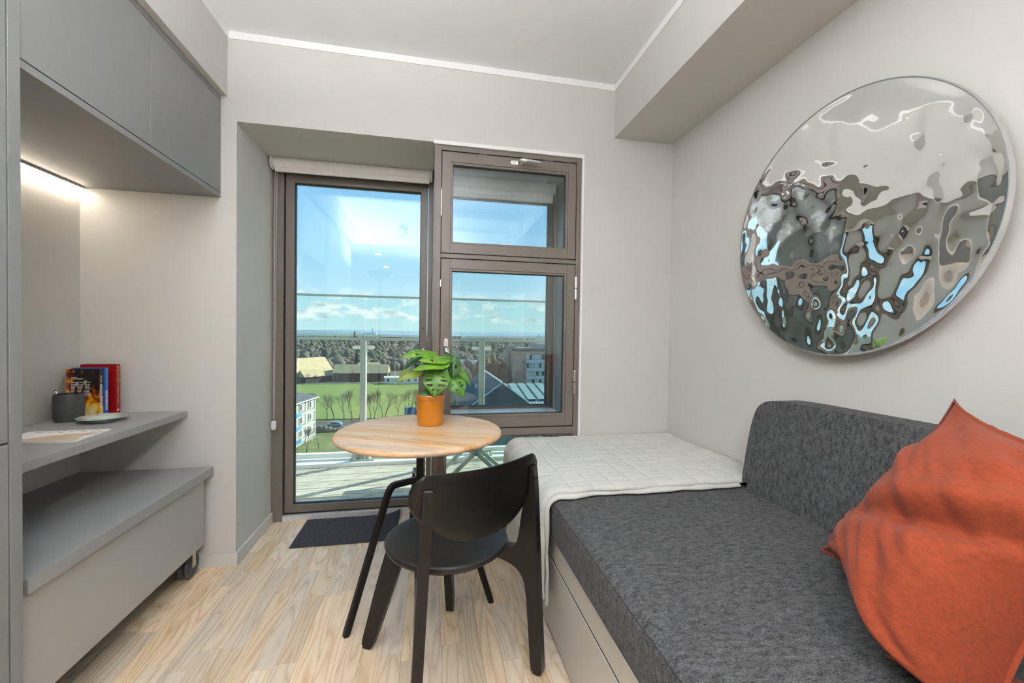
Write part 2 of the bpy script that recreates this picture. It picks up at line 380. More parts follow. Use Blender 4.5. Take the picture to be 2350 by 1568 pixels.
# ------------------------------------------------------------------ balcony door, window box
def ring(bm, x0, x1, z0, z1, l, r, b, t, y0, y1, bev=.0015):
    abox(bm, x0, x0+l, y0, y1, z0, z1, bev); abox(bm, x1-r, x1, y0, y1, z0, z1, bev)
    abox(bm, x0+l, x1-r, y0, y1, z1-t, z1, bev); abox(bm, x0+l, x1-r, y0, y1, z0, z0+b, bev)
def lever(parent, c, d1, plate, name='handle'):
    # c: plate centre on the face, d1: lever direction in the face plane (x,z), face looks to -y
    c = Vector(c); d = Vector((d1[0], 0, d1[1])).normalized()
    M = Matrix.Translation(c) @ Matrix(((plate[0], 0, -plate[1], 0), (0, 1, 0, 0), (plate[1], 0, plate[0], 0), (0, 0, 0, 1)))
    pts = arc(.022, 0, .013, -90, 90, 8) + arc(-.022, 0, .013, 90, 270, 8)
    MM = M @ Matrix(((1, 0, 0, 0), (0, 0, 1, 0), (0, 1, 0, 0), (0, 0, 0, 1)))
    h = prism(name, pts, MM, .010, CHROME, parent, bev=.003)
    px = Vector((plate[0], 0, plate[1]))
    s = c - px*.014 if (px.dot(d) < 0) else c + px*.014
    path = [s+Vector((0, -.004, 0)), s+Vector((0, -.028, 0)), s+d*.012+Vector((0, -.042, 0)), s+d*.035+Vector((0, -.046, 0)), s+d*.07+Vector((0, -.044, 0)), s+d*.11+Vector((0, -.042, 0))]
    tube('lever', path, [.011, .0125, .0125, .010, .0085, .0075], CHROME, h, n=12, ry=[.011, .0125, .013, .011, .010, .009])
    return h
def chain(parent, pts, r=.0022, step=.0058):
    bm = bmesh.new(); base = bmesh.new(); bmesh.ops.create_icosphere(base, subdivisions=1, radius=r)
    me = bpy.data.meshes.new('t'); base.to_mesh(me); base.free()
    V, F = [], []
    bv = [v.co.copy() for v in me.vertices]; bf = [tuple(p.vertices) for p in me.polygons]; bpy.data.meshes.remove(me); bm.free()
    for a, b in zip(pts, pts[1:]):
        a, b = Vector(a), Vector(b); n = max(1, int((b-a).length/step))
        for i in range(n):
            c = a.lerp(b, i/n); k = len(V); V += [c+v for v in bv]; F += [tuple(j+k for j in f) for f in bf]
    return tag(mk('bead_chain', V, F, PLAST, parent, 180), kind='stuff')

def balcony_door():
    t = thing('door_1', 'brown framed glass balcony door in the recess', 'door', (-.45, DD, 0), kind='structure')
    bm = bmesh.new()
    abox(bm, -.926, -.866, DD, 2.80, 0, 2.16, .002); abox(bm, -.020, .012, DD, 2.80, 0, 2.16, .002); abox(bm, -.866, -.020, DD, 2.80, 2.105, 2.16, .002)
    ob('door_frame', bm, BROWN, t, 40)
    bx('threshold', -.868, -.018, DD, 2.80, -.008, .034, SILL, t, bev=.004)
    bm = bmesh.new(); ring(bm, -.872, -.014, .030, 2.115, .006, .006, .006, .006, DD+.022, DD+.05, 0)
    ob('gasket', bm, BROWND, t)
    bm = bmesh.new(); ring(bm, -.861, -.024, .043, 2.10, .047, .042, .044, .047, DD+.020, DD+.085)
    lf = ob('door_leaf', bm, BROWN, t, 40)
    bm = bmesh.new(); ring(bm, -.8145, -.0655, .0865, 2.0535, .005, .005, .005, .005, DD+.040, DD+.06, .001)
    ob('glazing_gasket', bm, BROWND, lf, 40)
    bx('pane', -.812, -.068, DD+.050, DD+.074, .089, 2.051, GPANE, lf, bev=0)
    h = lever(lf, (-.043, DD+.020, 1.02), (0, -1), (0, 1))
    bm = bmesh.new(); lathe(bm, [(0, 0), (.006, 0), (.006, .004), (.004, .009), (0, .010)], (-.046, DD+.02, 1.185), 12, Matrix.Rotation(PI/2, 4, 'X'))
    ob('screw_cap', bm, mat('bronze_cap', (.10, .07, .05), .4, .5, nscale=20), lf, 40)
balcony_door()

def inner_window():
    t = thing('window_1', 'brown inner casement window with two sashes beside the door', 'window', (.42, D, 0), kind='structure')
    Y0 = D+.006
    bm = bmesh.new()
    abox(bm, .018, .049, Y0, Y0+.07, .045, 2.151, .0015); abox(bm, .806, .832, Y0, Y0+.07, .045, 2.151, .0015)
    for z0, z1 in ((2.126, 2.151), (1.556, 1.578), (.592, .631), (.045, .110)): abox(bm, .049, .806, Y0, Y0+.07, z0, z1, .0015)
    ob('window_frame', bm, BROWN, t, 40)
    bm = bmesh.new()
    abox(bm, .013, .022, D+.003, DD+.01, -.01, 2.158, .001)
    ob('side_lining', bm, BROWN, t, 40)
    bm = bmesh.new(); abox(bm, .022, XW1, D+.07, DD, 2.150, 2.160); abox(bm, .833, XW1-.0005, D+.07, DD, -.01, 2.15)
    ob('box_lining', bm, GREYAL, t)
    bx('box_sill', .022, .833, D+.06, DD, -.01, .085, GREYAL, t, bev=.002)
    # black seams round the sashes
    bm = bmesh.new(); ring(bm, .045, .810, 1.575, 2.130, .012, .012, .012, .012, Y0+.012, Y0+.05, 0); ring(bm, .045, .810, .626, 1.559, .012, .012, .012, .012, Y0+.012, Y0+.05, 0)
    ob('gasket', bm, BROWND, t)
    def sash(name, x0, x1, z0, z1, l, r, b, tp):
        bm = bmesh.new(); ring(bm, x0, x1, z0, z1, l-.011, r-.011, b-.011, tp-.011, Y0+.002, Y0+.06, .0015)
        s = ob(name, bm, BROWN, t, 40)
        bm = bmesh.new(); ring(bm, x0+l-.011, x1-r+.011, z0+b-.011, z1-tp+.011, .012, .012, .012, .012, Y0+.0055, Y0+.03, .002)
        ob('glazing_bead', bm, BROWN, s, 40)
        bm = bmesh.new(); ring(bm, x0+l-.001, x1-r+.001, z0+b-.001, z1-tp+.001, .004, .004, .004, .004, Y0+.020, Y0+.04, 0)
        ob('glazing_gasket', bm, BROWND, s)
        bx('pane', x0+l-.004, x1-r+.004, Y0+.024, Y0+.044, z0+b-.004, z1-tp+.004, GPANE, s, bev=0)
        return s
    s1 = sash('sash', .053, .802, 1.583, 2.121, .057, .057, .060, .064)
    lever(s1, (.455, Y0+.002, 2.094), (1, -.03), (1, 0))
    s2 = sash('sash', .053, .802, .637, 1.551, .057, .057, .070, .062)
    lever(s2, (.082, Y0+.002, 1.090), (.25, -1), (0, 1))
    for zc in (1.418, .885):
        h = turn('hinge', [(0, -.065), (.0085, -.065), (.0095, -.062), (.0095, .062), (.0085, .065), (0, .065)], (.8065, Y0-.004, zc), CHROME, t, 14)
        turn('hinge_joint', [(.0085, -.002), (.0100, -.002), (.0100, .002), (.0085, .002)], (.8065, Y0-.004, zc), BROWND, h, 14)
    bm = bmesh.new(); ring(bm, .049, .806, .110, .592, .028, .014, .02, .012, Y0+.008, Y0+.05, .0015)
    fx = ob('fixed_light', bm, BROWN, t, 40)
    bx('pane', .075, .794, Y0+.024, Y0+.044, .128, .582, GPANE, fx, bev=0)
    for x, z in ((.25, 2.1285), (.62, 2.1285)): bx('latch_plate', x, x+.045, Y0+.004, Y0+.016, z-.004, z+.001, CHROME, t, bev=.001)
    for z0, z1 in ((1.78, 1.92), (1.40, 1.44)): bx('latch_plate', .0465, .0525, Y0+.004, Y0+.016, z0, z1, CHROME, t, bev=.001)
    # thin white strip framing the opening
    tag(bx('trim_4', XW0-.004, XW1+.004, D-.004, D+.012, 2.152, 2.172, WHITE, bev=.001), 'thin white strip along the top of the brown window', 'trim', kind='structure')
    tag(bx('trim_5', .833, XW1+.004, D-.004, D+.012, .062, 2.152, WHITE, bev=.001), 'thin white strip down the right side of the brown window', 'trim', kind='structure')
inner_window()

def outer_window():
    t = thing('window_2', 'brown outer window seen behind the inner casement', 'window', (.45, 2.75, 0), kind='structure')
    bm = bmesh.new()
    abox(bm, .022, .075, DD, 2.80, .0, 2.16, .002); abox(bm, .815, .838, DD, 2.80, .0, 2.16, .002)
    for z0, z1 in ((2.07, 2.16), (.60, .652), (0, .09)): abox(bm, .075, .815, DD, 2.80, z0, z1, .002)
    ob('window_frame', bm, BROWN, t, 40)
    for z0, z1 in ((.652, 2.07), (.09, .60)):
        bm = bmesh.new(); ring(bm, .078, .812, z0, z1, .030, .030, .020, .03, DD+.02, DD+.08, .002); s = ob('sash', bm, BROWN, t, 40)
        bm = bmesh.new(); ring(bm, .106, .784, z0+.018, z1-.028, .006, .006, .006, .006, DD+.03, DD+.06, 0); ob('glazing_gasket', bm, BROWND, s)
        bx('pane', .108, .782, DD+.045, DD+.069, z0+.02, z1-.03, GPANE, s, bev=0)
    bx('sill_board', .075, .815, DD-.10, DD+.02, .640, .656, SILL, t, bev=.003)
outer_window()

def roller_blind(x0, x1, label, zt=2.166, drop=.0, cx=None, clen=1.5, yb=2.655):
    t = thing('roller_blind', label, 'blind', ((x0+x1)/2, yb, zt), group='roller blinds')
    r = .0335; zc = zt-r-.001
    MX = Matrix.Rotation(PI/2, 4, 'Y')
    L = x1-x0
    turn('fabric_roll', [(0, -L/2), (r-.002, -L/2), (r, -L/2+.002), (r, L/2-.002), (r-.002, L/2), (0, L/2)], ((x0+x1)/2, yb, zc), BLIND, t, 32, MX)
    bm = bmesh.new(); abox(bm, x0+.012, x1-.004, yb-.022, yb-.005, zc-r-.019-drop, zc-r+.012-drop, .005, 3); ob('bottom_rail', bm, BLIND, t, 40)
    if drop: bx('fabric', x0+.012, x1-.004, yb-.018, yb-.015, zc-r-drop, zc, BLIND, t, bev=0)
    for x, s in ((x0-.013, 1), (x1+.001, 1)):
        turn('end_cap', [(0, 0), (.036, 0), (.0375, .003), (.0375, .009), (.036, .012), (0, .012)], (x, yb, zc), PLAST, t, 28, MX)
    return t, zc
t, zc = roller_blind(-.905, -.010, 'pale roller blind rolled up above the balcony door')
chain(t, [(-.893, 2.640, 2.10), (-.897, 2.640, .63)]); chain(t, [(-.893, 2.672, 2.10), (-.897, 2.652, .63)])
prismM = Matrix.Translation((-.897, 2.646, .598)) @ Matrix.Rotation(PI/2, 4, 'X')
prism('chain_weight', arc(0, .016, .0125, 0, 180, 8)+arc(0, -.016, .0125, 180, 360, 8), prismM, .018, PLAST, t, bev=.005)
t, zc = roller_blind(.070, .782, 'pale roller blind between the inner and outer window', zt=2.146, drop=.045, yb=2.64)
chain(t, [(.802, 2.625, 2.09), (.797, 2.60, .10)]); chain(t, [(.802, 2.655, 2.09), (.815, 2.63, .10)])

# ------------------------------------------------------------------ left built-ins
def built_ins():
    # tall cabinet
    t = thing('tall_cabinet', 'tall grey cabinet at the left edge beside the desk', 'cabinet', (-1.28, .62, 0))
    bx('carcass', XL+.002, -1.012, .0, 1.236, .0, ZS-.004, CAB, t)
    bx('side_panel', XL+.002, -.990, 1.2065, 1.238, .0, ZS-.004, CAB, t)
    for y0, y1 in ((.602, 1.2025), (.0, .598)):
        for z0, z1 in ((.875, ZS-.008), (.04, .870)):
            bx('door', -1.010, -.990, y0, y1, z0, z1, CAB, t, bev=.0015)
    bx('shadow_gap', -1.0115, -1.0105, .002, 1.2055, .03, ZS-.006, CABIN, t, bev=0)
    # wall cabinet
    w = thing('wall_cabinet', 'grey wall cabinet with two flat doors above the desk', 'cabinet', (-1.28, 1.74, 1.79))
    bm = bmesh.new()
    abox(bm, XL+.002, -.996, 1.240, D-.001, 1.790, 1.811, .001); abox(bm, XL+.002, -.996, 2.222, D-.001, 1.811, ZS-.002, .001)
    abox(bm, XL+.002, -1.013, 1.240, 2.222, 1.811, ZS-.002, 0); abox(bm, -1.013, -.996, 1.240, 2.222, 2.250, ZS-.002, .001)
    ob('carcass', bm, CAB, w, 40)
    bx('shadow_gap', -1.0128, -1.0118, 1.241, 2.221, 1.812, 2.2495, CABIN, w, bev=0)
    bx('door', -1.0115, -.995, 1.242, 1.7255, 1.8135, 2.2475, CAB, w, bev=.0012)
    bx('door', -1.0115, -.995, 1.7275, 2.2205, 1.8135, 2.2475, CAB, w, bev=.0012)
    l = thing('strip_light', 'slim glowing LED strip under the wall cabinet', 'lamp', (-1.545, 1.73, 1.789))
    bx('housing', -1.562, -1.538, 1.242, 2.226, 1.780, 1.7895, CHROME, l, bev=.001)
    bx('diffuser', -1.559, -1.541, 1.244, 2.224, 1.7765, 1.781, emis('led_diffuser', (1, .86, .70), LED), l, bev=.001)
    # desk shelf
    d = tag(bx('desk_shelf', XL+.001, -1.135, 1.2395, D-.0005, .736, .764, DESK, bev=.0012), 'grey floating desk shelf carrying the books and plate', 'desk')
    # rolling bench
    b = thing('rolling_bench', 'low grey rolling bench box under the desk shelf', 'bench', (-1.28, 1.77, 0))
    bx('top_board', XL+.001, -1.021, 1.290, D-.0135, .454, .4935, DESK, b, bev=.0012)
    BEN = mat('lightened_bench_laminate', (.44, .435, .415), .45, nscale=1.5, namt=.02)  # lighter than the cabinet grey, brighter light put into the colour
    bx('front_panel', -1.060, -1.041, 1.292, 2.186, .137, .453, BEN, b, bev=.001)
    bm = bmesh.new(); abox(bm, XL+.01, -1.058, 1.300, 1.318, .137, .453); abox(bm, XL+.01, -1.058, 2.186, 2.216, .137, .453); abox(bm, XL+.01, -1.062, 1.318, 2.186, .137, .155); abox(bm, XL+.01, XL+.03, 1.318, 2.186, .155, .453)
    ob('box_body', bm, CAB, b)
    RUB = mat('grey_rubber', (.07, .085, .095), .5, nscale=15, namt=.1)
    MX = Matrix.Rotation(PI/2, 4, 'Y')
    for x, y in ((-1.092, 2.155), (-1.092, 1.40), (-1.50, 2.120), (-1.50, 1.40)):
        wheel = turn('caster_wheel', [(0, -.010), (0.0160, -0.0150), (0.0342, -0.0112), (0.0467, -0.0125), (0.0524, -0.0200), (0.0559, -0.0150), (.050, 0), (0.0559, 0.0150), (0.0524, 0.0200), (0.0467, 0.0125), (0.0342, 0.0112), (0.0160, 0.0150), (0, .010)], (x, y, .0575), RUB, b, 40, MX)
        bm = bmesh.new()
        for s in (-1, 1): abox(bm, x+s*.025-.002, x+s*.025+.002, y-.013, y+.013, .050, .122, .001)
        abox(bm, x-.026, x+.026, y-.028, y+.028, .118, .136, .001)
        ob('caster_fork', bm, mat('zinc_plate', (.62, .56, .38), .3, .9, nscale=30, namt=.1), wheel, 40)
built_ins()

# ------------------------------------------------------------------ things on the desk
def desk_things():
    zd = .7642
    c = Vector((-1.479, 2.050, zd))
    cup = turn('pen_cup', [(0, 0), (.040, 0), (.044, .003), (.047, .02), (.0485, .05), (.048, .09), (.0455, .112), (.0435, .1135), (.0425, .111), (.0445, .09), (.045, .05), (.042, .012), (0, .010)], c, mat('charcoal_ceramic', (.055, .057, .06), .38, nscale=25, namt=.2), n=48)
    tag(cup, 'charcoal ceramic cup holding pens', 'cup')
    for i, (dx, dy, lx, ly, lab) in enumerate(((-.012, -.012, -.022, .0, 'short black pen leaning left in the charcoal cup'), (.006, .004, .010, .012, 'black pen with a silver tip in the middle of the cup'), (.014, .010, .026, .012, 'black pen with a silver clip leaning right in the cup'))):
        a = c+Vector((dx, dy, .013)); e = a+Vector((lx*1.2, ly*1.2, .146+.006*i-(.028 if i == 0 else 0)))
        p = tag(tube('pen', [a, a.lerp(e, .8), a.lerp(e, .97), e], [.0042, .0042, .0040, .003], mat('pen_black', (.01, .01, .012), .3, nscale=20), n=12), lab, 'pen', 'pens in the charcoal cup')
        tube('pen_cap', [a.lerp(e, .86), a.lerp(e, .965)], .0050, CHROME, p, n=12)
        if i: tube('pen_clip', [a.lerp(e, .80)+Vector((.006, -.003, 0)), a.lerp(e, .96)+Vector((.006, -.003, 0))], .0012, CHROME, p, n=6)
    # books
    PAPER = mat('page_edges', (.78, .73, .62), .85, nscale=300, namt=.08, stretch=(1, 14, .1))
    def fire(name):
        m = bpy.data.materials.new(name); m.use_nodes = True; nt = m.node_tree; L = nt.links.new; p = nt.nodes['Principled BSDF']; p.inputs['Roughness'].default_value = .35
        tc = N(nt, 'ShaderNodeTexCoord'); sx = N(nt, 'ShaderNodeSeparateXYZ'); L(tc.outputs['Object'], sx.inputs[0])
        mp = N(nt, 'ShaderNodeMapping'); L(tc.outputs['Object'], mp.inputs[0]); mp.inputs['Scale'].default_value = (26, 26, 15)
        n = N(nt, 'ShaderNodeTexNoise', Scale=1.0, Detail=4.0, Distortion=1.6); L(mp.outputs[0], n.inputs['Vector'])
        mr = N(nt, 'ShaderNodeMapRange'); L(sx.outputs['Z'], mr.inputs[0]); mr.inputs[1].default_value = .93; mr.inputs[2].default_value = .80; mr.inputs[3].default_value = -.34; mr.inputs[4].default_value = .30
        mr2 = N(nt, 'ShaderNodeMapRange'); L(sx.outputs['X'], mr2.inputs[0]); mr2.inputs[1].default_value = -1.497; mr2.inputs[2].default_value = -1.549; mr2.inputs[3].default_value = 0; mr2.inputs[4].default_value = .42
        mm = N(nt, 'ShaderNodeMath', operation='MAXIMUM'); L(mr.outputs[0], mm.inputs[0])
        sb = N(nt, 'ShaderNodeMath', operation='SUBTRACT'); L(mr2.outputs[0], sb.inputs[0]); sb.inputs[1].default_value = .22; L(sb.outputs[0], mm.inputs[1])
        ad = N(nt, 'ShaderNodeMath', operation='ADD'); L(n.outputs['Fac'], ad.inputs[0]); L(mm.outputs[0], ad.inputs[1])
        rp = N(nt, 'ShaderNodeValToRGB'); L(ad.outputs[0], rp.inputs[0]); e = rp.color_ramp.elements
        e[0].position = .36; e[0].color = (.006, .003, .003, 1); e[1].position = .95; e[1].color = (.85, .75, .35, 1)
        for q, cc in ((.48, (.14, .018, .006)), (.58, (.55, .16, .005)), (.72, (.80, .42, .01))):
            z = e.new(q); z.color = (*cc, 1)
        L(rp.outputs[0], p.inputs['Base Color']); return m
    def book(x0, x1, y0, y1, h, cover, label, rotz=0):
        t = thing('book', label, 'book', ((x0+x1)/2, (y0+y1)/2, zd), group='books standing on the desk shelf')
        bx('page_block', x0+.0005, x1-.002, y0+.0016, y1-.0016, zd+.002, zd+h-.003, PAPER, t, bev=0)
        bm = bmesh.new(); abox(bm, x0, x1, y0, y0+.0014, zd, zd+h, .0004, 1); abox(bm, x0, x1, y1-.0014, y1, zd, zd+h, .0004, 1); abox(bm, x1-.0016, x1, y0+.0008, y1-.0008, zd, zd+h, .0004, 1)
        cv = ob('cover', bm, cover, t); return t, cv
    YEL = mat('print_gold', (.75, .55, .22), .6, nscale=30); WHT = mat('print_white', (.85, .83, .78), .6, nscale=30); CYA = mat('print_cyan', (.25, .62, .70), .6, nscale=30)
    def spine(s, z, y, x, size, m, par): # text reading downwards on a face looking to +x
        Mx = Matrix(((0, 0, 1, x), (0, 1, 0, y), (-1, 0, 0, z), (0, 0, 0, 1)))
        return text('spine_lettering', s, size, Mx, m, par)
    def bars(y, z0, z1, x, w, m, par, seed):   # illegible lettering
        rr = random.Random(seed); bm = bmesh.new(); z = z0
        while z > z1:
            a = rr.uniform(.003, .006); abox(bm, x-.0001, x+.0003, y-w/2, y+w/2*(.6+.4*rr.random()), z-a*.55, z); z -= a
        return ob('spine_lettering', bm, m, par)
    # front book, back cover with flames facing the room
    x1 = -1.414
    t, cv = book(-1.536, x1, 2.115, 2.138, .211, fire('flame_print'), 'paperback with a black and flame orange cover, front of the books')
    bm = bmesh.new(); rr = random.Random(3)
    for i in range(10):
        z = .918-.0062*i - (.004 if i > 0 else 0); xx = -1.517; lim = -1.4445 - rr.random()*.006
        while xx < lim:
            a = min(rr.uniform(.003, .010), lim-xx); abox(bm, xx, xx+a, 2.1145, 2.1152, z-.0014, z+.0014); xx += a+.0016
    ob('blurb_lettering', bm, WHT, cv)
    bm = bmesh.new(); abox(bm, -1.517, -1.495, 2.1145, 2.1152, .9375, .9405); ob('blurb_heading', bm, YEL, cv)
    bm = bmesh.new(); abox(bm, -1.517, -1.472, 2.1145, 2.1152, .9310, .9340); ob('blurb_heading', bm, WHT, cv)
    bars(2.1265, .945, .915, x1, .010, YEL, cv, 1); bars(2.1265, .908, .80, x1, .014, WHT, cv, 2)
    x1 = -1.410
    t, cv = book(-1.534, x1, 2.1395, 2.162, .214, mat('blue_cover', (.01, .11, .42), .35, nscale=20, namt=.08), 'paperback with a bright blue spine between the other books')
    spine('DEAN R. KOONTZ', .925, 2.1515, x1+.0002, .0125, CYA, cv); bars(2.1515, .878, .79, x1, .013, WHT, cv, 4)
    x1 = -1.396
    t, cv = book(-1.534, x1, 2.186, 2.212, .226, mat('red_cover', (.30, .003, .004), .4, nscale=30, namt=.1), 'tall dark red hardback behind the other books')
    spine('KOONTZ', .945, 2.199, x1+.0002, .0165, YEL, cv); spine('Dr\u00e6bende Tanker', .852, 2.199, x1+.0002, .0115, YEL, cv)
    bx('spine_emblem', x1-.0001, x1+.0004, 2.191, 2.207, .902, .922, mat('emblem_orange', (.7, .3, .05), .5, nscale=120, col2=(.02, .01, .01)), cv, bev=0)
    bx('publisher_mark', x1-.0001, x1+.0004, 2.193, 2.203, .778, .786, WHT, cv, bev=0)
    # plate
    pl = turn('plate', [(0, .008), (0.0280, .008), (0.0464, .010), (0.0528, .0165), (0.0576, .0185), (0.0784, .0245), (0.0804, .0262), (0.0804, .0285), (0.0784, .029), (0.0576, .0225), (0.0528, .0205), (0.0464, .0135), (0, .0115)], (-1.338, 2.020, zd-.0075), mat('celadon_glaze', (.50, .56, .52), .18, nscale=30, namt=.05, coat=.5), n=64)
    tag(pl, 'pale celadon ceramic plate with a wide rim', 'plate')
    turn('foot_ring', [(0.0288, .0075), (0.0320, .0070), (0.0400, .0078), (0.0416, .0118), (0.0368, .0118), (0.0288, .0090)], (-1.338, 2.020, zd-.0065), mat('bare_clay', (.16, .15, .13), .7, nscale=40), pl, 48)
    turn('rim_band', [(0.0788, .0290), (0.0806, .0287), (0.0808, .0260), (0.0788, .0290)], (-1.338, 2.020, zd-.0074), mat('aqua_glaze', (.36, .58, .55), .2, nscale=30, namt=.05, coat=.5), pl, 64)
    # brochure
    b = thing('brochure', 'white and beige stapled brochure lying on the desk', 'brochure', (-1.29, 1.74, zd))
    PAP = mat('white_paper', (.86, .87, .87), .6, nscale=20, namt=.01)
    rz = Matrix.Translation((-1.175, 1.655, 0)) @ Matrix.Rotation(.055, 4, 'Z') @ Matrix.Translation((1.175, -1.655, 0))
    bx('pages', -1.420, -1.176, 1.656, 1.829, zd+.0002, zd+.0055, PAP, b, bev=0, rot=rz)
    bx('cover', -1.421, -1.175, 1.655, 1.830, zd+.0055, zd+.0070, PAP, b, bev=.0003, seg=1, rot=rz)
    pts = [(-1.385, 1.6555)] + [(-1.385+.185*(k/14), 1.6555+.12*math.sin(PI/2*(k/14))**.8) for k in range(1, 15)] + [(-1.1765, 1.765), (-1.192, 1.72), (-1.1765, 1.6555)]
    me = prism('beige_print', pts, rz @ Matrix.Translation((0, 0, zd+.0072)), .0004, mat('print_beige', (.60, .48, .36), .6, nscale=12, namt=.1), b, bev=0)
    rr = random.Random(9); bm = bmesh.new()
    for x, y, l, a in ((-1.385, 1.80, .03, .6), (-1.350, 1.80, .05, .5), (-1.315, 1.795, .018, -.4), (-1.29, 1.80, .045, .55), (-1.25, 1.80, .016, .2), (-1.215, 1.79, .03, .6), (-1.2, 1.735, .06, 1.2)):
        abox(bm, x, x+l, y, y+.0022, zd+.0069, zd+.0075, rot=rz @ Matrix.Translation((x, y, 0)) @ Matrix.Rotation(a, 4, 'Z') @ Matrix.Translation((-x, -y, 0)))
    ob('ink_script', bm, mat('print_ink', (.02, .02, .025), .6, nscale=20), b)
desk_things()

# ------------------------------------------------------------------ round table
def round_table():
    cx, cy, zt, r = -.037, 1.800, .740, .346
    t = thing('round_table', 'round light beech cafe table with black splayed legs', 'table', (cx, cy, 0))
    th = .024
    prof = [(0, -th), (r-.012, -th), (r-.005, -th+.003), (r-.001, -th+.008), (r, -th+.013), (r-.002, -.005), (r-.007, -.001), (r-.014, 0), (0, 0)]
    src = bmesh.new(); lathe(src, prof, (0, 0, 0), 96)
    ang = -.42; w = .0545; k0 = -7
    rot = Matrix.Translation((cx, cy, zt)) @ Matrix.Rotation(ang, 4, 'Z')
    for k in range(-7, 7):
        a, b = k*w+.006, (k+1)*w+.006
        bm = src.copy()
        for co, no in (((0, a, 0), (0, -1, 0)), ((0, b, 0), (0, 1, 0))):
            if not bm.verts: break
            res = bmesh.ops.bisect_plane(bm, geom=bm.verts[:]+bm.edges[:]+bm.faces[:], plane_co=co, plane_no=no, clear_outer=True)
            ed = [e for e in bm.edges if e.is_boundary]
            if ed: bmesh.ops.holes_fill(bm, edges=ed)
        if len(bm.faces) < 4: bm.free(); continue
        me = bpy.data.meshes.new('stave'); bmesh.ops.recalc_face_normals(bm, faces=bm.faces[:]); bm.to_mesh(me); bm.free()
        me.materials.append(TOAK); me.shade_smooth(); me.set_sharp_from_angle(angle=math.radians(35))
        o = bpy.data.objects.new('stave', me); COL.objects.link(o); o.parent = t; o.matrix_parent_inverse = WM[t].inverted(); o.matrix_basis = rot; WM[o] = rot
    src.free()
    turn('column', [(0, .44), (.015, .44), (.016, .445), (.016, zt-th-.008), (.015, zt-th), (0, zt-th)], (cx, cy, 0), BLACK, t, 24)
    turn('mounting_plate', [(0, zt-th-.007), (.09, zt-th-.007), (.092, zt-th-.004), (.092, zt-th), (0, zt-th)], (cx, cy, 0), BLACK, t, 40)
    for a in (212, 349, 100):
        d = Vector((math.cos(math.radians(a)), math.sin(math.radians(a)), 0)); c = Vector((cx, cy, 0))
        pts = [c+d*.010+Vector((0, 0, .528)), c+d*.07+Vector((0, 0, .530)), c+d*.115+Vector((0, 0, .530))]
        for k in range(1, 6):
            u = k/6; pts.append(c+d*(.115+.045*u-.004*u*u)+Vector((0, 0, .530-.055*u*u)))
        e0 = pts[-1]; e1 = c+d*.312
        pts += [e0.lerp(e1, .12), e0.lerp(e1, .5), e0.lerp(e1, .97), e1]
        tube('leg', pts, [.0125]*(len(pts)-1)+[.011], BLACK, t, n=16, sq=True, up=d.cross(Vector((0, 0, 1))))
round_table()

# ------------------------------------------------------------------ plant
def leaf_mat(name, c, c2):
    m = mat(name, c, .38, nscale=26, col2=c2, bump=.15, bscale=120, spec=.5); return m
LEAFA = leaf_mat('leaf_green', (.10, .25, .022), (.05, .16, .015)); LEAFB = leaf_mat('leaf_bright', (.17, .36, .025), (.09, .25, .02)); LEAFC = leaf_mat('leaf_dark', (.035, .13, .025), (.018, .075, .015)); LEAFD = leaf_mat('leaf_olive', (.22, .30, .035), (.14, .20, .03))
STEM = mat('plant_stem', (.16, .24, .05), .5, nscale=30)
def leaf(parent, base, tip, nrm, width, m, droop=.15, fold=.15, holes=(), curl=.0, nu=52, nv=32):
    base, tip, nrm = Vector(base), Vector(tip), Vector(nrm).normalized()
    ax = tip-base; Ln = ax.length; ax.normalize(); side = ax.cross(nrm).normalized(); nr = side.cross(ax)
    V, F, keep = [], [], {}
    for i in range(nu+1):
        u = i/nu
        hw = width*.5*(math.sin(PI*min(1, u**.62*1.0))**.75)*(1.0 if u < .6 else 1-.25*((u-.6)/.4))
        back = -.16*width*math.exp(-(u/.12)**2)
        for j in range(nv+1):
            s = 2*j/nv-1
            uu = u*Ln + back*abs(s)**1.5*4*abs(s)*(1 if u < .3 else 0)*.5
            z = -fold*hw*abs(s)**1.3*1.0 + droop*Ln*(math.sin(PI*u)*.6) - curl*Ln*u*u + .035*width*math.sin(9*u+3*s)*abs(s)
            V.append(base+ax*uu+side*hw*s+nr*z)
    for i in range(nu):
        for j in range(nv):
            u = (i+.5)/nu; s = 2*(j+.5)/nv-1
            if any(((u-a)/ra)**2+((s-b)/rb)**2 < 1 for a, b, ra, rb in holes): continue
            a = i*(nv+1)+j; F.append((a, a+1, a+nv+2, a+nv+1))
    o = mk('leaf', V, F, m, parent, 180)
    md = o.modifiers.new('thickness', 'SOLIDIFY'); md.thickness = .0009
    rib = [base+ax*(u*Ln)+nr*(droop*Ln*math.sin(PI*u)*.6-curl*Ln*u*u+.0008) for u in [k/10 for k in range(11)]]
    tube('midrib', rib, [.0016*(1-.07*k) for k in range(11)], STEM, o, n=6)
    return o
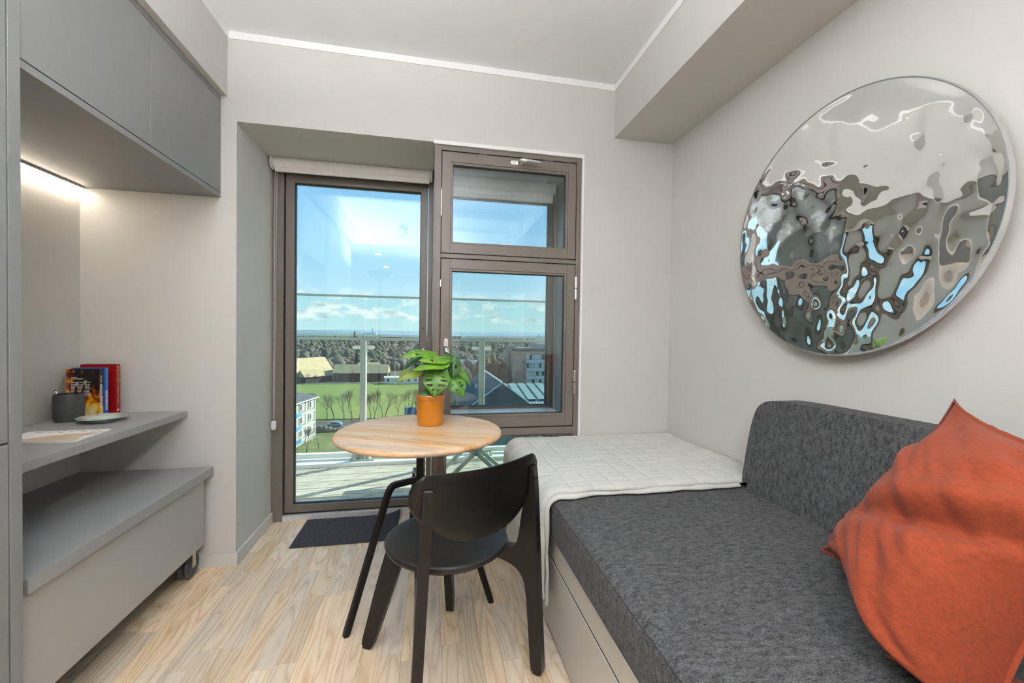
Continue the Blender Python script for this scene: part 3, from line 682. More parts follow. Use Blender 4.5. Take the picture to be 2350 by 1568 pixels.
def plant():
    c = Vector((.003, 1.898, .7405))
    t = thing('potted_plant', 'green monstera plant in an ochre glazed pot on the table', 'plant', c)
    turn('pot', [(0, 0), (.053, 0), (.056, .003), (.0585, .03), (.0605, .07), (.0615, .108), (.0615, .112), (.059, .116), (.050, .116), (.050, .012), (0, .012)], c, POT, t, 56)
    turn('pot_rim', [(.0615, .1115), (.0635, .114), (.0655, .118), (.0670, .126), (.0665, .134), (.064, .1375), (.0605, .138), (.0585, .135), (.0580, .115)], c, mat('ochre_rim', (.42, .155, .015), .3, nscale=14, namt=.2, coat=.3), t, 56)
    turn('soil', [(0, .121), (.03, .122), (.0588, .118)], c, SOIL, t, 32)
    def P(u, v, dy=0):   # rough pixel-to-plant-plane offsets turned into metres
        k = .00196
        return c+Vector(((u-988)*k, dy, .0+(977-v)*k))
    H1 = [(.37, -.56, .036, .27), (.56, -.52, .042, .30), (.38, .56, .034, .24), (.58, .50, .050, .26), (.22, -.5, .022, .2), (.76, -.34, .034, .22), (.75, .28, .03, .16)]
    H2 = [(.33, .48, .040, .20), (.55, -.45, .042, .24), (.62, .42, .036, .16), (.40, -.42, .03, .15)]
    L = []
    # front leaf, facing the room
    L.append((leaf(t, P(1003, 852, -.045), P(996, 907, -.085), (-.10, -1, .45), .122, LEAFA, .10, .18, H1, .05), P(1003, 852, -.045)))
    L.append((leaf(t, P(992, 812, -.01), P(927, 806, -.075), (.05, -.55, 1), .075, LEAFB, .10, .25, H2, .25), P(992, 812, -.01)))
    L.append((leaf(t, P(1019, 824, -.02), P(962, 824, -.085), (.05, -.60, 1), .080, LEAFB, .06, .20, H2, .05), P(1019, 824, -.02)))
    L.append((leaf(t, P(1018, 836, -.035), P(950, 842, -.10), (.0, -.5, 1), .075, LEAFB, .08, .2, [], .08), P(1018, 836, -.035)))
    L.append((leaf(t, P(966, 821, .03), P(925, 845, .02), (-.3, -.35, 1), .060, LEAFC, .10, .3, [], .15), P(966, 821, .03)))
    L.append((leaf(t, P(960, 853, .0), P(914, 872, -.04), (.45, -.45, 1), .070, LEAFD, .25, .3, [], .1), P(960, 853, .0)))
    L.append((leaf(t, P(1041, 826, .0), P(1039, 872, -.03), (-.25, -1, .25), .060, LEAFC, .10, .4, [(.4, -.4, .10, .22), (.62, .4, .09, .2)], .05), P(1041, 826, .0)))
    L.append((leaf(t, P(1026, 818, .02), P(1050, 850, .0), (.4, -.8, .5), .055, LEAFC, .12, .3, H2, .05), P(1026, 818, .02)))
    L.append((leaf(t, P(1056, 845, .02), P(1083, 888, .0), (.75, -.75, .45), .050, LEAFA, .12, .45, [], .05), P(1056, 845, .02)))
    L.append((leaf(t, P(1036, 868, -.01), P(1065, 909, -.05), (.15, -.85, .6), .092, LEAFA, .10, .2, H2, .12), P(1036, 868, -.01)))
    L.append((leaf(t, P(983, 898, -.02), P(965, 914, -.045), (-.3, -1, .3), .045, LEAFC, .1, .3, [], .1), P(983, 898, -.02)))
    L.append((leaf(t, P(972, 860, .0), P(950, 838, .03), (-.5, -.7, .6), .035, LEAFC, .1, .3, [], .1), P(972, 860, .0)))
    rr = random.Random(5)
    for o, b in L:
        a = c+Vector((rr.uniform(-.025, .02), rr.uniform(-.02, .025), .119))
        m1 = a.lerp(b, .5)+Vector(((a.x-b.x)*.15, .01, .02))
        pts = [a.lerp(m1, q).lerp(m1.lerp(b, q), q) for q in [k/8 for k in range(9)]]
        tube('stem', pts, [.0032-.00015*k for k in range(9)], STEM, t, n=8)
plant()

# ------------------------------------------------------------------ chair
def chair():
    o = Vector((.065, 1.40, 0)); ang = math.atan2(.893, -.45)-PI/2
    t = thing('dining_chair', 'black wooden chair with a curved back pulled up to the table', 'chair', o)
    W = Matrix.Translation(o) @ Matrix.Rotation(ang, 4, 'Z')
    # seat
    bm = bmesh.new()
    prof = [(0, .445), (.17, .443), (.188, .445), (.199, .452), (.203, .460), (.200, .468), (.195, .4725), (.17, .4725), (.12, .4705), (.06, .4690), (0, .4685)]
    lathe(bm, prof, (0, 0, 0), 64)
    for v in bm.verts:
        v.co.x *= 1.0+.04*(v.co.y/.2 if v.co.y > 0 else 0); v.co.y *= 1.0
    bmesh.ops.transform(bm, matrix=W, verts=bm.verts[:]); st = ob('seat', bm, BLACKL, t, 60)
    turn('seat_plate', [(0, .432), (.165, .432), (.178, .4365), (.18, .4445), (0, .4445)], (0, 0, 0), BLACK, t, 48, W)
    # backrest: curved shell
    nx, nz = 41, 15; V, F = [], []
    hw = .226
    def yb(x): return -.232+.92*x*x
    for side in (0, 1):
        for j in range(nz):
            for i in range(nx):
                tt = -1+2*i/(nx-1); q = j/(nz-1); x = hw*math.copysign(abs(tt)**.9, tt)
                a = abs(x)/hw
                zt = .768-.004*(1-a)-.042*max(0, (a-.80)/.20)**2.2; zb = .552+.118*a**2.4+.014*max(0, (a-.85)/.15)**2
                z = zb+(zt-zb)*q
                ed = min(1, min(q, 1-q)*7)*min(1, (1-a)*14+.0); thk = .0085*(.35+.65*math.sqrt(max(0, ed)))
                tilt = -.10*(z-.66)
                V.append(Vector((x, yb(x)+tilt+(thk if side else -thk), z)))
    n1 = nx*nz
    for j in range(nz-1):
        for i in range(nx-1):
            a = j*nx+i; F.append((a, a+1, a+nx+1, a+nx)); F.append((n1+a, n1+a+nx, n1+a+nx+1, n1+a+1))
    for i in range(nx-1): F.append((i, n1+i, n1+i+1, i+1)); a = (nz-1)*nx+i; F.append((a, a+1, n1+a+1, n1+a))
    for j in range(nz-1): a = j*nx; F.append((a, a+nx, n1+a+nx, n1+a)); a = j*nx+nx-1; F.append((a, n1+a, n1+a+nx, a+nx))
    mk('backrest', [W @ v for v in V], F, BLACK, t, 60)
    # rear legs: Y-shaped blades, front legs: tapered blades
    rear = [(-.002, .010), (.006, .001), (.030, .001), (.040, .010), (.052, .150), (.064, .300), (.082, .352), (.120, .378), (.200, .388), (.270, .400), (.272, .436), (.215, .436), (.165, .434), (.125, .436), (.103, .452), (.094, .490), (.088, .540), (.085, .565), (.079, .600), (.068, .680), (.060, .722), (.053, .732), (.046, .725), (.040, .680), (.030, .520), (.020, .350), (.010, .180)]
    front = [(-.004, .012), (.006, .001), (.032, .001), (.042, .012), (.090, .150), (.140, .300), (.176, .400), (.215, .434), (.118, .436), (.102, .400), (.058, .250), (.022, .110)]
    def blade(foot, direction, pts, tilt=(0, 0)):
        f = Vector((foot[0], foot[1], 0)); d = Vector((direction[0], direction[1], 0)).normalized(); n = d.cross(Vector((0, 0, 1)))
        M = Matrix(((d.x, tilt[0], n.x, f.x), (d.y, tilt[1], n.y, f.y), (0, 1, 0, 0), (0, 0, 0, 1)))
        prism('leg', chaikin(pts, 3), W @ M, .030, BLACK, t, bev=.0075, seg=3)
    a = math.radians(24)
    for s in (-1, 1):
        blade((.256 if s > 0 else -.216, -.205), (-s*math.sin(a), math.cos(a)), rear, (-.065 if s > 0 else .015, -.085))
        blade((s*.182, .288), (-s*.62, -.78), front)
chair()

# ------------------------------------------------------------------ door mat
def door_mat():
    ny, nx = 232, 26; x0, x1, y0, y1 = -.722, -.178, 2.352, 2.694
    def fn(u, v):
        x = x0+u*(x1-x0); y = y0+v*(y1-y0)
        z = .0045+.0022*abs(math.sin(PI*v*58))
        k = max(0, u-.80)/.2; z += .030*k*k*max(0, v-.55)/.45
        return Vector((x, y, z))
    o = grid('door_mat', nx, ny, fn, MATM, None, 0)
    md = o.modifiers.new('thickness', 'SOLIDIFY'); md.thickness = .0042; md.offset = -1
    tag(o, 'dark grey ribbed door mat in front of the balcony door', 'mat')
door_mat()

# ------------------------------------------------------------------ day bed, bolster, quilt, cushions
def rbox(name, x0, x1, y0, y1, z0, z1, r, m, parent=None, seg=6, puff=0):
    bm = bmesh.new(); abox(bm, x0, x1, y0, y1, z0, z1, r, seg)
    o = ob(name, bm, m, parent, 60); return o
def day_bed():
    y0, y1 = -.02, D-.004
    t = thing('day_bed', 'greige day bed base with drawers under the grey mattress', 'bed', (.93, 1.1, 0))
    PANEL = mat('bed_laminate', (.55, .53, .49), .4, nscale=2, namt=.02)
    bx('base_box', .482, XR-.002, y0+.02, y1-.014, .012, .372, PANEL, t, bev=.001)
    bx('shadow_gap', .4805, .4819, y0+.02, y1-.014, .03, .37, CABIN, t, bev=0)
    bx('top_rail', .462, .4815, y0, y1-.014, .303, .384, PANEL, t, bev=.002)
    bx('drawer_front', .462, .4800, y0, y1-.014, .022, .293, PANEL, t, bev=.002)
    bx('drawer_gap_shade', .4650, .4800, y0, y1-.014, .2925, .3035, CABIN, t, bev=0)  # solid dark strip filling the joint, stands in for its shade
    bx('metal_edge', .4605, .4635, y0, y1-.014, .3795, .3855, SILL, t, bev=.001)
    # mattress with rounded edges and a piped seam
    m = thing('mattress', 'long charcoal wool mattress on the day bed', 'mattress', (.93, 1.1, .385))
    rbox('mattress_body', .446, XR-.004, y0+.01, y1-.016, .3865, .544, .030, WOOL, m, 5)
    tube('seam_piping', [(.4505, y0+.05, .5275), (.4505, y1-.06, .5275)], .0022, mat('wool_seam', (.03, .03, .031), .95, nscale=200, namt=.3), m, n=6)
    b = thing('bolster', 'charcoal wool back bolster leaning on the right wall', 'bolster', (1.32, .55, .545))
    bm = bmesh.new()
    pts = chaikin([(-.10, .5455), (1.40, .5455), (1.452, .5455), (1.458, .60), (1.452, .74), (1.446, .81), (1.430, .875), (1.385, .908), (1.30, .916), (1.10, .916), (.0, .916), (-.10, .90)], 3)
    Mx = Matrix(((0, .13, 1, 1.318-.13*.73), (1, 0, 0, 0), (0, 1, 0, 0), (0, 0, 0, 1)))
    prism('bolster_body', pts, Mx, .104, WOOL, b, bev=.050, seg=7, smooth=60)
day_bed()

def quilt():
    t = thing('quilt', 'pale sage quilted blanket folded over the far end of the bed', 'blanket', (.9, 1.85, .55))
    zt = .5475; xa = XR-.008; xf = .436; rr = .045
    Ltop = xa-(xf+rr); Larc = rr*PI/2
    def path(s, off, hem):
        # s along the cross-section in metres from the wall to the hem
        if s < Ltop: return Vector((xa-s, 0, zt+off)), Vector((0, 0, 1))
        s2 = s-Ltop
        if s2 < Larc:
            a = s2/rr; c = Vector((xf+rr, 0, zt-rr)); n = Vector((-math.sin(a), 0, math.cos(a))); return c+n*(rr+off), n
        s3 = s2-Larc; return Vector((xf-off, 0, zt-rr-s3)), Vector((-1, 0, 0))
    def hemz(y): return .155+.055*math.sin((y-1.45)*4.0+.4)*.5-.06*(y-1.5)
    def surf(y0, y1, off, amp, seed, nu=300, nv=150, hem_d=0, xmax=None):
        def fn(u, v):
            y = y0+(y1-y0)*v
            tot = Ltop+Larc+(zt-rr-hemz(y)-hem_d)
            s0 = 0 if xmax is None else xmax
            s = s0+(tot-s0)*u
            p, n = path(s, off, 0)
            q = .088
            gs = abs(((s+.02)/q) % 1-.5)*2; gy = abs(((y-1.44)/q) % 1-.5)*2
            st = math.exp(-((1-gs)*q/2/.0045)**2)+math.exp(-((1-gy)*q/2/.0045)**2)
            puff = (1-gs**4)*(1-gy**4)
            wr = noise.noise(Vector((s*9+seed, y*46, 0)))+.6*noise.noise(Vector((s*22, y*90, 3+seed)))
            drape = max(0, (s-Ltop-Larc))/.3
            d = amp*(.0024*puff-.0020*min(1, st)+.0036*wr*(1-.5*min(1, st)))+.006*amp*noise.noise(Vector((s*2.4, y*3.2, seed)))
            d += drape*.016*math.sin(y*17+1.2*math.sin(s*8)+seed)
            # rolled edge towards the room
            e = min(1, (y-y0)/.022); lift = math.sqrt(max(0, 1-(1-e)**2))
            p = p+n*(d*lift-(1-lift)*.010)
            yy = y+.010*noise.noise(Vector((s*5, seed, 7)))*(1-v)+(.012*noise.noise(Vector((s*11, seed, 2))))*(1-v)**3
            return Vector((p.x, yy, p.z))
        return fn
    top = grid('top_layer', 300, 150, surf(1.462, D-.006, .022, 1.0, 0.0), QUILT, t, 180, solid=.010)
    grid('under_layer', 220, 60, surf(1.446, 1.80, .0105, .35, 5.0, hem_d=-.012, xmax=.155), QUILT, t, 180, solid=.008)
quilt()

def cushion(name, corners, label, seed, thick=.20, crease=1.0, sag=0):
    A, B, C, Dd = [Vector(c) for c in corners]      # A top left, B bottom left, C bottom right, D top right
    ctr = (A+B+C+Dd)/4; n = ((C-B).cross(A-B)).normalized()
    if n.y > 0 and n.x > 0: n = -n
    t = thing(name, label, 'cushion', ctr, group='rust linen cushions')
    nu = 64
    def side(sgn):
        def fn(u, v):
            a, b = u*2-1, v*2-1
            # gently concave edges with pointed corners
            pin = .10
            ear = 1+.05*(abs(a)*abs(b))**8; aa = a*(1-pin*(1-b*b)*abs(a)**3)*ear; bb = b*(1-pin*(1-a*a)*abs(b)**3)*ear
            U, Vv = (aa+1)/2, (bb+1)/2
            p = B.lerp(C, U).lerp(A.lerp(Dd, U), Vv)
            h = max(0, 1-a*a)**(.914 if a < 0 else .426)*max(0, 1-b*b)**((.42+.14*b) if b > -.3 else .378-.233*min(1, (-.3-b)/.5))*(.86-.214*b)*(1+.326*a)
            ed = min(1, h*3)
            w = .016*noise.noise(Vector((a*1.3+seed, b*4.5+a*2.0, seed)))+.007*noise.noise(Vector((a*3+seed, b*11+a*5, 1)))
            # radiating gathers from the corners
            for ca, cb in ((-1, 1), (-1, -1), (1, -1), (1, 1)):
                da, db = a-ca, b-cb; rr = math.hypot(da, db); th = math.atan2(db, da)
                w += .010*math.exp(-(rr/.55)**2)*math.sin(th*11+seed)*min(1, rr*4)
            # the fold pushed into the lower right half
            fx = b+.10-.55*(a-.35); w -= crease*.042*math.exp(-(fx/.10)**2)*max(0, min(1, (a+.45)*1.2)); w += crease*.014*math.exp(-((fx-.22)/.12)**2)*max(0, min(1, a+.5))
            sm = max(0, min(1, (a+.257)/1.076)); sm = sm*sm*(3-2*sm)
            p = p+(B-A).normalized()*(sag*sm*h*max(0, .6-b)*(1 if sgn > 0 else .3))
            r_ = p+n*sgn*((thick*.64 if sgn > 0 else thick*.16)*h+(w*ed if sgn > 0 else w*ed*.3))
            r_.z = max(r_.z, .5462)
            return r_
        return fn
    V, F = [], []
    for sgn in (1, -1):
        f = side(sgn); k = len(V)
        V += [f(i/(nu-1), j/(nu-1)) for j in range(nu) for i in range(nu)]
        for j in range(nu-1):
            for i in range(nu-1):
                q = (k+j*nu+i, k+j*nu+i+1, k+(j+1)*nu+i+1, k+(j+1)*nu+i); F.append(q if sgn > 0 else q[::-1])
    bm = bmesh.new(); vs_ = [bm.verts.new(v) for v in V]
    for f in F: bm.faces.new([vs_[i] for i in f])
    bmesh.ops.remove_doubles(bm, verts=bm.verts[:], dist=.0006)
    ob('cushion_cover', bm, RUST, t, 180)
    # sewn flange round the edge
    f = side(0.0); rim = []
    for e in range(4):
        for k in range(24):
            q = k/24; rim.append({0: (q, 0), 1: (1, q), 2: (1-q, 1), 3: (0, 1-q)}[e])
    V, F = [], []; n_ = len(rim)
    for (u, v) in rim:
        p = f(u, v); d = (p-ctr).normalized()
        V += [p+n*.0022-d*.004, p+d*(.010+.003*noise.noise(p*40))+n*.0012, p+d*.010-n*.0012, p-n*.0022-d*.004]
    for i in range(n_):
        a, b = i*4, ((i+1) % n_)*4
        for k in range(3): F.append((a+k, a+k+1, b+k+1, b+k))
    mk('flange', V, F, RUST, t, 180)
    return t
cushion('cushion', [(1.285, .797, .987), (1.026, .893, .600), (.868, .479, .561), (1.033, .409, .950)], 'large rust linen cushion leaning against the bolster', 2.3, thick=.267, sag=.047)
cushion('cushion', [(1.19, .40, .600), (.853, .592, .561), (.80, .17, .566), (1.17, .06, .600)], 'rust linen cushion lying flat at the lower right corner', 6.1, thick=.13, crease=.3)

# ------------------------------------------------------------------ rippled wall mirror
def mirror():
    cx, cy, cz, r = 1.352, 1.174, 1.530, .4355
    t = thing('wall_mirror', 'round rippled mirror hanging on the right wall', 'mirror', (cx, cy, cz))
    def h(y, z):
        p = Vector((y*12.5, z*11.5, 1.7)); q = Vector((y*24, z*24, 4.2)); s = Vector((y*4.0, z*4.0, 9))
        g = .75+.5*noise.noise(Vector((y*3, z*3, 20)))-.35*(z-cz)/.43
        return g*(.0032*noise.noise(p)+.0011*noise.noise(q))+.0038*noise.noise(s)
    nr, na = 130, 380
    V = [Vector((cx-.010+h(cy, cz), cy, cz))]; F = []
    for i in range(1, nr+1):
        rr = r*i/nr
        for k in range(na):
            a = 2*PI*k/na; y, z = cy+rr*math.cos(a), cz+rr*math.sin(a)
            f = min(1, (r-rr)/.03); V.append(Vector((cx-.010-h(y, z)*(f*f*(3-2*f)), y, z)))
    for k in range(na): F.append((0, 1+k, 1+(k+1) % na))
    for i in range(nr-1):
        for k in range(na):
            a = 1+i*na+k; b = 1+i*na+(k+1) % na; F.append((a, a+na, b+na, b))
    mk('mirror_sheet', V, [f[::-1] for f in F], MIRROR, t, 180)
    MX = Matrix.Rotation(PI/2, 4, 'Y')
    turn('rim', [(r-.004, -.0105), (r-.0005, -.0115), (r+.0015, -.008), (r+.0015, .004), (0, .004)], (cx, cy, cz), CHROME, t, 180, MX)
    turn('wall_mount', [(0, .004), (.20, .004), (.20, XR-cx), (0, XR-cx)], (cx, cy, cz), BLACK, t, 48, MX)
mirror()

# ------------------------------------------------------------------ added lamps, vent, hall behind the camera
def lamps():
    lens = emis('fill_downlight_lens', (1, .97, .94), SPOT)
    for x, y in ((-.75, -.75), (.45, -.75), (-.75, -1.9), (.45, -1.9)):  # added downlights, light the room from the unseen hall
        t = thing('downlight', 'added recessed downlight in the hall ceiling, %s and %s' % ('nearest the room' if y > -1 else 'nearest the entrance door', 'on the cabinet side' if x < 0 else 'on the mirror side'), 'lamp', (x, y, 2.29), group='added downlights in the hall')
        turn('bezel', [(.055, 0), (.055, -.004), (.044, -.006), (.040, -.002), (.040, 0)], (x, y, 2.29), PLAST, t, 32)
        turn('lens', [(0, -.003), (.041, -.003), (.041, -.001), (0, -.001)], (x, y, 2.29), lens, t, 32)
    t = thing('air_vent', 'round white air valve on the bulkhead', 'vent', (-.39, YH, 2.47))
    MY = Matrix.Rotation(-PI/2, 4, 'X')
    turn('vent_ring', [(.045, 0), (.072, 0), (.074, .006), (.066, .016), (.052, .020), (.045, .012)], (-.39, YH, 2.47), PLAST, t, 40, MY)
    turn('vent_disc', [(0, .006), (.044, .006), (.047, .016), (.040, .026), (0, .029)], (-.39, YH, 2.47), PLAST, t, 40, MY)
    d = thing('door_2', 'white flat entrance door at the rear of the hall', 'door', (0, YB, 0), kind='structure')
    bx('door_leaf', -.45, .45, YB+.004, YB+.045, .01, 2.05, WHITE, d, bev=.003)
    bm = bmesh.new(); abox(bm, -.52, -.455, YB, YB+.05, 0, 2.12, .002); abox(bm, .455, .52, YB, YB+.05, 0, 2.12, .002); abox(bm, -.455, .455, YB, YB+.05, 2.055, 2.12, .002); ob('door_frame', bm, WHITE, d, 40)
lamps()
def pendant():  # added globe behind the camera, fill light for the room
    x, y = .12, -.50
    t = thing('fill_pendant', 'white globe pendant lamp added in the hall as fill light', 'lamp', (x, y, 2.29))
    turn('ceiling_rose', [(0, 0), (.05, 0), (.05, -.02), (.02, -.028), (0, -.028)], (x, y, 2.29), PLAST, t, 32)
    tube('cord', [(x, y, 2.265), (x, y, 2.04)], .003, BLACK, t, n=8)
    turn('lamp_shade', [(0, .10)]+[(.10*math.sin(PI*k/20), .10*math.cos(PI*k/20)) for k in range(1, 20)]+[(0, -.10)], (x, y, 1.945), emis('fill_globe', (.99, .985, .98), GLOBE), t, 40)
pendant()
def uplighter():  # added out of view, stands in for flash bounced off the ceiling
    x, y = -.62, .16
    t = thing('fill_uplighter', 'slim black uplighter added for bounced fill light beside the tall cabinet', 'lamp', (x, y, 0))
    turn('lamp_base', [(0, .001), (.13, .001), (.135, .008), (.13, .018), (.02, .024), (0, .024)], (x, y, 0), BLACK, t, 40)
    tube('pole', [(x, y, .02), (x, y, 1.80)], .011, BLACK, t, n=14)
    turn('lamp_shade', [(0, 1.79), (.03, 1.795), (.10, 1.84), (.15, 1.90), (.152, 1.902), (.147, 1.905), (.098, 1.850), (0, 1.815)], (x, y, 0), BLACK, t, 40)
    turn('lamp_bulb', [(0, 1.852), (.085, 1.852), (.09, 1.858), (.085, 1.864), (0, 1.866)], (x, y, 0), emis('fill_uplighter_glow', (.98, .985, 1), UPL), t, 32)
uplighter()

#EXTERIOR#
# ------------------------------------------------------------------ balcony
def balcony():
    st = dict(kind='structure')
    fl = tag(bx('balcony_floor', -2.6, 2.4, 2.84, 4.04, -.20, -.062, mat('balcony_slab', (.25, .25, .24), .9, nscale=6), bev=0), 'weathered timber deck of the balcony outside the door', 'deck', kind='structure')
    y = 2.875; k = 0
    while y < 3.80:
        o = bx('deck_board', -2.58, 2.38, y, y+.1445, -.060, -.030, DECK, fl, bev=.003, seg=1); y += .150
    r = thing('balcony_railing', 'white balcony railing with tall clear glass panels', 'railing', (0, 3.93, -.03))
    WM_ = mat('white_powdercoat', (.74, .78, .74), .4, nscale=10, namt=.03); GM = mat('sage_steel', (.33, .40, .35), .45, .2, nscale=10, namt=.05)
    bx('kerb', -2.58, 2.38, 3.825, 4.0, -.062, .002, WM_, r, bev=.004)
    bx('bottom_rail', -2.58, 2.38, 3.935, 3.985, .020, .062, WM_, r, bev=.003)
    bx('handrail', -2.58, 2.38, 3.925, 3.965, 1.078, 1.104, GM, r, bev=.003)
    bx('top_rail', -2.58, 2.38, 3.945, 3.965, 1.470, 1.489, GM, r, bev=.003)
    for px in (-1.655, -.590, .483, 1.553):
        p = bx('post', px-.026, px+.026, 3.900, 3.935, .0, 1.078, GM, r, bev=.003)
        bx('post_edge', px+.019, px+.0285, 3.893, 3.937, .012, 1.075, WM_, p, bev=.002)
        bx('post_foot', px-.105, px+.105, 3.860, 3.960, .0, .014, GM, p, bev=.003)
        for s in (-1, 1):
            bx('foot_bracket', px+s*.062-.025, px+s*.062+.025, 3.90, 3.955, .014, .048, GM, p, bev=.004)
            turn('foot_bolt', [(0, 0), (.016, 0), (.016, .012), (.010, .018), (0, .018)], (px+s*.062, 3.888, .014), STEELD, p, 14)
            pts = arc(.048, 0, .017, -90, 90, 6)+arc(0, 0, .017, 90, 270, 6)
            prism('glass_clamp', [(q[0]*s, q[1]) for q in pts][::s], Matrix.Translation((px+s*.03, 3.93, 1.015)) @ Matrix.Rotation(PI/2, 4, 'X'), .016, WM_, p, bev=.003)
    xs = [-2.58, -1.655, -.578, .495, 1.565, 2.38]
    for a, b in zip(xs, xs[1:]): bx('glass_panel', a+.004, b-.004, 3.950, 3.960, .05, 1.472, GRAIL, r, bev=0)
    tag(bx('sun_blocking_screen', 1.42, 1.43, 2.84, 4.02, -.03, 6.2, frosted('sun_diffuser'), bev=.003), 'unseen frosted screen added on the right to block and soften the sun', 'screen', kind='structure')  # added out of view, keeps direct sun out and diffuses it
    # folding table with crossed legs
    GR = mat('pale_green_lacquer', (.50, .58, .50), .5, nscale=10, namt=.04)
    t = thing('folding_table', 'pale green folding balcony table with crossed legs', 'table', (.42, 3.42, -.03))
    for y in (3.24, 3.56):
        for (xa, xb) in ((.10, .62), (.62, .10)):
            tube('leg', [(xa, y+(.012 if xa > xb else 0), -.028), (xb, y+(.012 if xa > xb else 0), .46)], .010, GR, t, n=8, sq=True, up=Vector((0, 1, 0)), ry=.016)
        turn('pivot_bolt', [(0, -.02), (.008, -.02), (.008, .02), (0, .02)], (.36, y+.006, .216), STEELD, t, 10, Matrix.Rotation(PI/2, 4, 'X'))
    for k in range(6): bx('slat', .08+k*.093, .165+k*.093, 3.20, 3.60, .462, .478, GR, t, bev=.002)
    s = thing('folding_stool', 'pale green folding stool with a lime fabric seat', 'stool', (.95, 3.45, -.03))
    for y in (3.30, 3.60):
        for (xa, xb) in ((.74, 1.14), (1.14, .74)):
            tube('leg', [(xa, y+(.012 if xa > xb else 0), -.028), (xb, y+(.012 if xa > xb else 0), .42)], .010, GR, s, n=8, sq=True, up=Vector((0, 1, 0)), ry=.015)
    bx('seat', .74, 1.14, 3.29, 3.62, .40, .425, mat('lime_canvas', (.42, .50, .10), .9, nscale=60), s, bev=.006)
balcony()

# ------------------------------------------------------------------ the town below
G = -24.0
GRASS = mat('meadow_grass', (.17, .225, .045), .95, nscale=.06, col2=(.135, .185, .034), bump=.2, bscale=1.5)
LAWN = mat('winter_lawn', (.165, .19, .065), .95, nscale=.15, col2=(.10, .11, .04))
EARTH = mat('winter_scrub', (.105, .095, .060), .95, nscale=.05, col2=(.07, .075, .045))
ROAD = mat('asphalt', (.10, .10, .105), .9, nscale=.8, namt=.1)
BARK = mat('bare_bark', (.085, .07, .05), .9, nscale=3, namt=.25)
def flat(name, pts, z, m, label, cat, th=.2):
    bm = bmesh.new(); a = [bm.verts.new((x, y, z)) for x, y in pts]; b = [bm.verts.new((x, y, z-th)) for x, y in pts]
    bm.faces.new(a); bm.faces.new(b[::-1]); n = len(pts)
    for i in range(n): bm.faces.new((a[i], b[i], b[(i+1) % n], a[(i+1) % n]))
    return tag(ob(name, bm, m), label, cat, kind='structure')
flat('ground', [(-3000, 20), (3000, 20), (5200, 4200), (-5200, 4200)], G-.4, EARTH, 'brown and green land stretching to the coast', 'ground')
flat('sports_field', [(-120, 128), (70, 128), (95, 214), (-190, 214)], G-.15, GRASS, 'wide green playing field beyond the bare trees', 'field')
flat('lawn', [(-80, 60), (-4, 60), (-4, 111), (-80, 111)], G-.15, LAWN, 'mown lawn beside the white apartment block', 'lawn')
flat('road', [(-140, 113.5), (60, 113.5), (60, 122), (-140, 122)], G-.12, ROAD, 'grey road between lawn and playing field', 'road')
flat('sea', [(-900, 3000), (7000, 3000), (12000, 9800), (-3000, 9800)], G+.6, mat('sea_water', (.28, .40, .47), .25, nscale=.002, namt=.05), 'pale blue strip of sea below the horizon', 'sea')
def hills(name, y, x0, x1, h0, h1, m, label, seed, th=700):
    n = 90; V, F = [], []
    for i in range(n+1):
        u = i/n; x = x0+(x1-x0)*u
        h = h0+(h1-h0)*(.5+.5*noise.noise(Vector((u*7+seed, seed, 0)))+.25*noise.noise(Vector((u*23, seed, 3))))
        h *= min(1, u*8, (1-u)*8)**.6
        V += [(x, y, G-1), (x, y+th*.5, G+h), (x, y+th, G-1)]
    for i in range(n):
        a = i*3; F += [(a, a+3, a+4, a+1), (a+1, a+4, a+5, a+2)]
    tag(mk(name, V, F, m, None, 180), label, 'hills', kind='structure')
hills('far_hills', 9600, -11000, 11000, 40, 120, mat('far_hill_haze', (.22, .33, .42), 1, nscale=.003, namt=.08), 'haze tinted blue grey hills on the far shore', 3.1)  # distance haze put into the hill colour as blue grey
hills('near_hills', 5200, -6500, -600, 26, 62, mat('hazy_hill_woods', (.15, .24, .29), 1, nscale=.006, namt=.15), 'low wooded hills tinted blue for haze on the left horizon', 5.7)  # blue of the haze mixed into the woods colour
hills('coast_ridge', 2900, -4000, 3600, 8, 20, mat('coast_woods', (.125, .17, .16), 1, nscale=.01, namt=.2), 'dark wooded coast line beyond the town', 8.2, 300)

def bare_tree_mesh(seed, H, depth=6):
    rr = random.Random(seed); V, F = [], []
    def seg(a, b, r0, r1, n):
        t = (b-a).normalized(); u = t.orthogonal().normalized(); w = t.cross(u); k = len(V)
        for p, r in ((a, r0), (b, r1)):
            for i in range(n): V.append(p+(u*math.cos(2*PI*i/n)+w*math.sin(2*PI*i/n))*r)
        for i in range(n): F.append((k+i, k+(i+1) % n, k+n+(i+1) % n, k+n+i))
    def grow(p, d, L, r, k):
        e = p+d*L; seg(p, e, r, r*.72, 6 if k > 4 else 3)
        if k == 0: return
        for i in range(2 if k > 5 else rr.choice((2, 3, 3))):
            a = rr.uniform(.18, .55); ph = rr.uniform(0, 2*PI); o = d.orthogonal().normalized(); q = (d*math.cos(a)+(o*math.cos(ph)+d.cross(o)*math.sin(ph))*math.sin(a)); q.z += .10; q.normalize()
            grow(e, q, L*rr.uniform(.70, .95), r*.62, k-1)
    grow(Vector((0, 0, 0)), Vector((rr.uniform(-.08, .08), rr.uniform(-.08, .08), 1)).normalized(), H*.20, H*.016, depth)
    me = bpy.data.meshes.new('bare_tree'); me.from_pydata([tuple(v) for v in V], [], F); me.update(); me.materials.append(BARK)
    return me
TM = [bare_tree_mesh(s, 9.0, 7) for s in (1, 5, 9, 14)]
rr = random.Random(21)
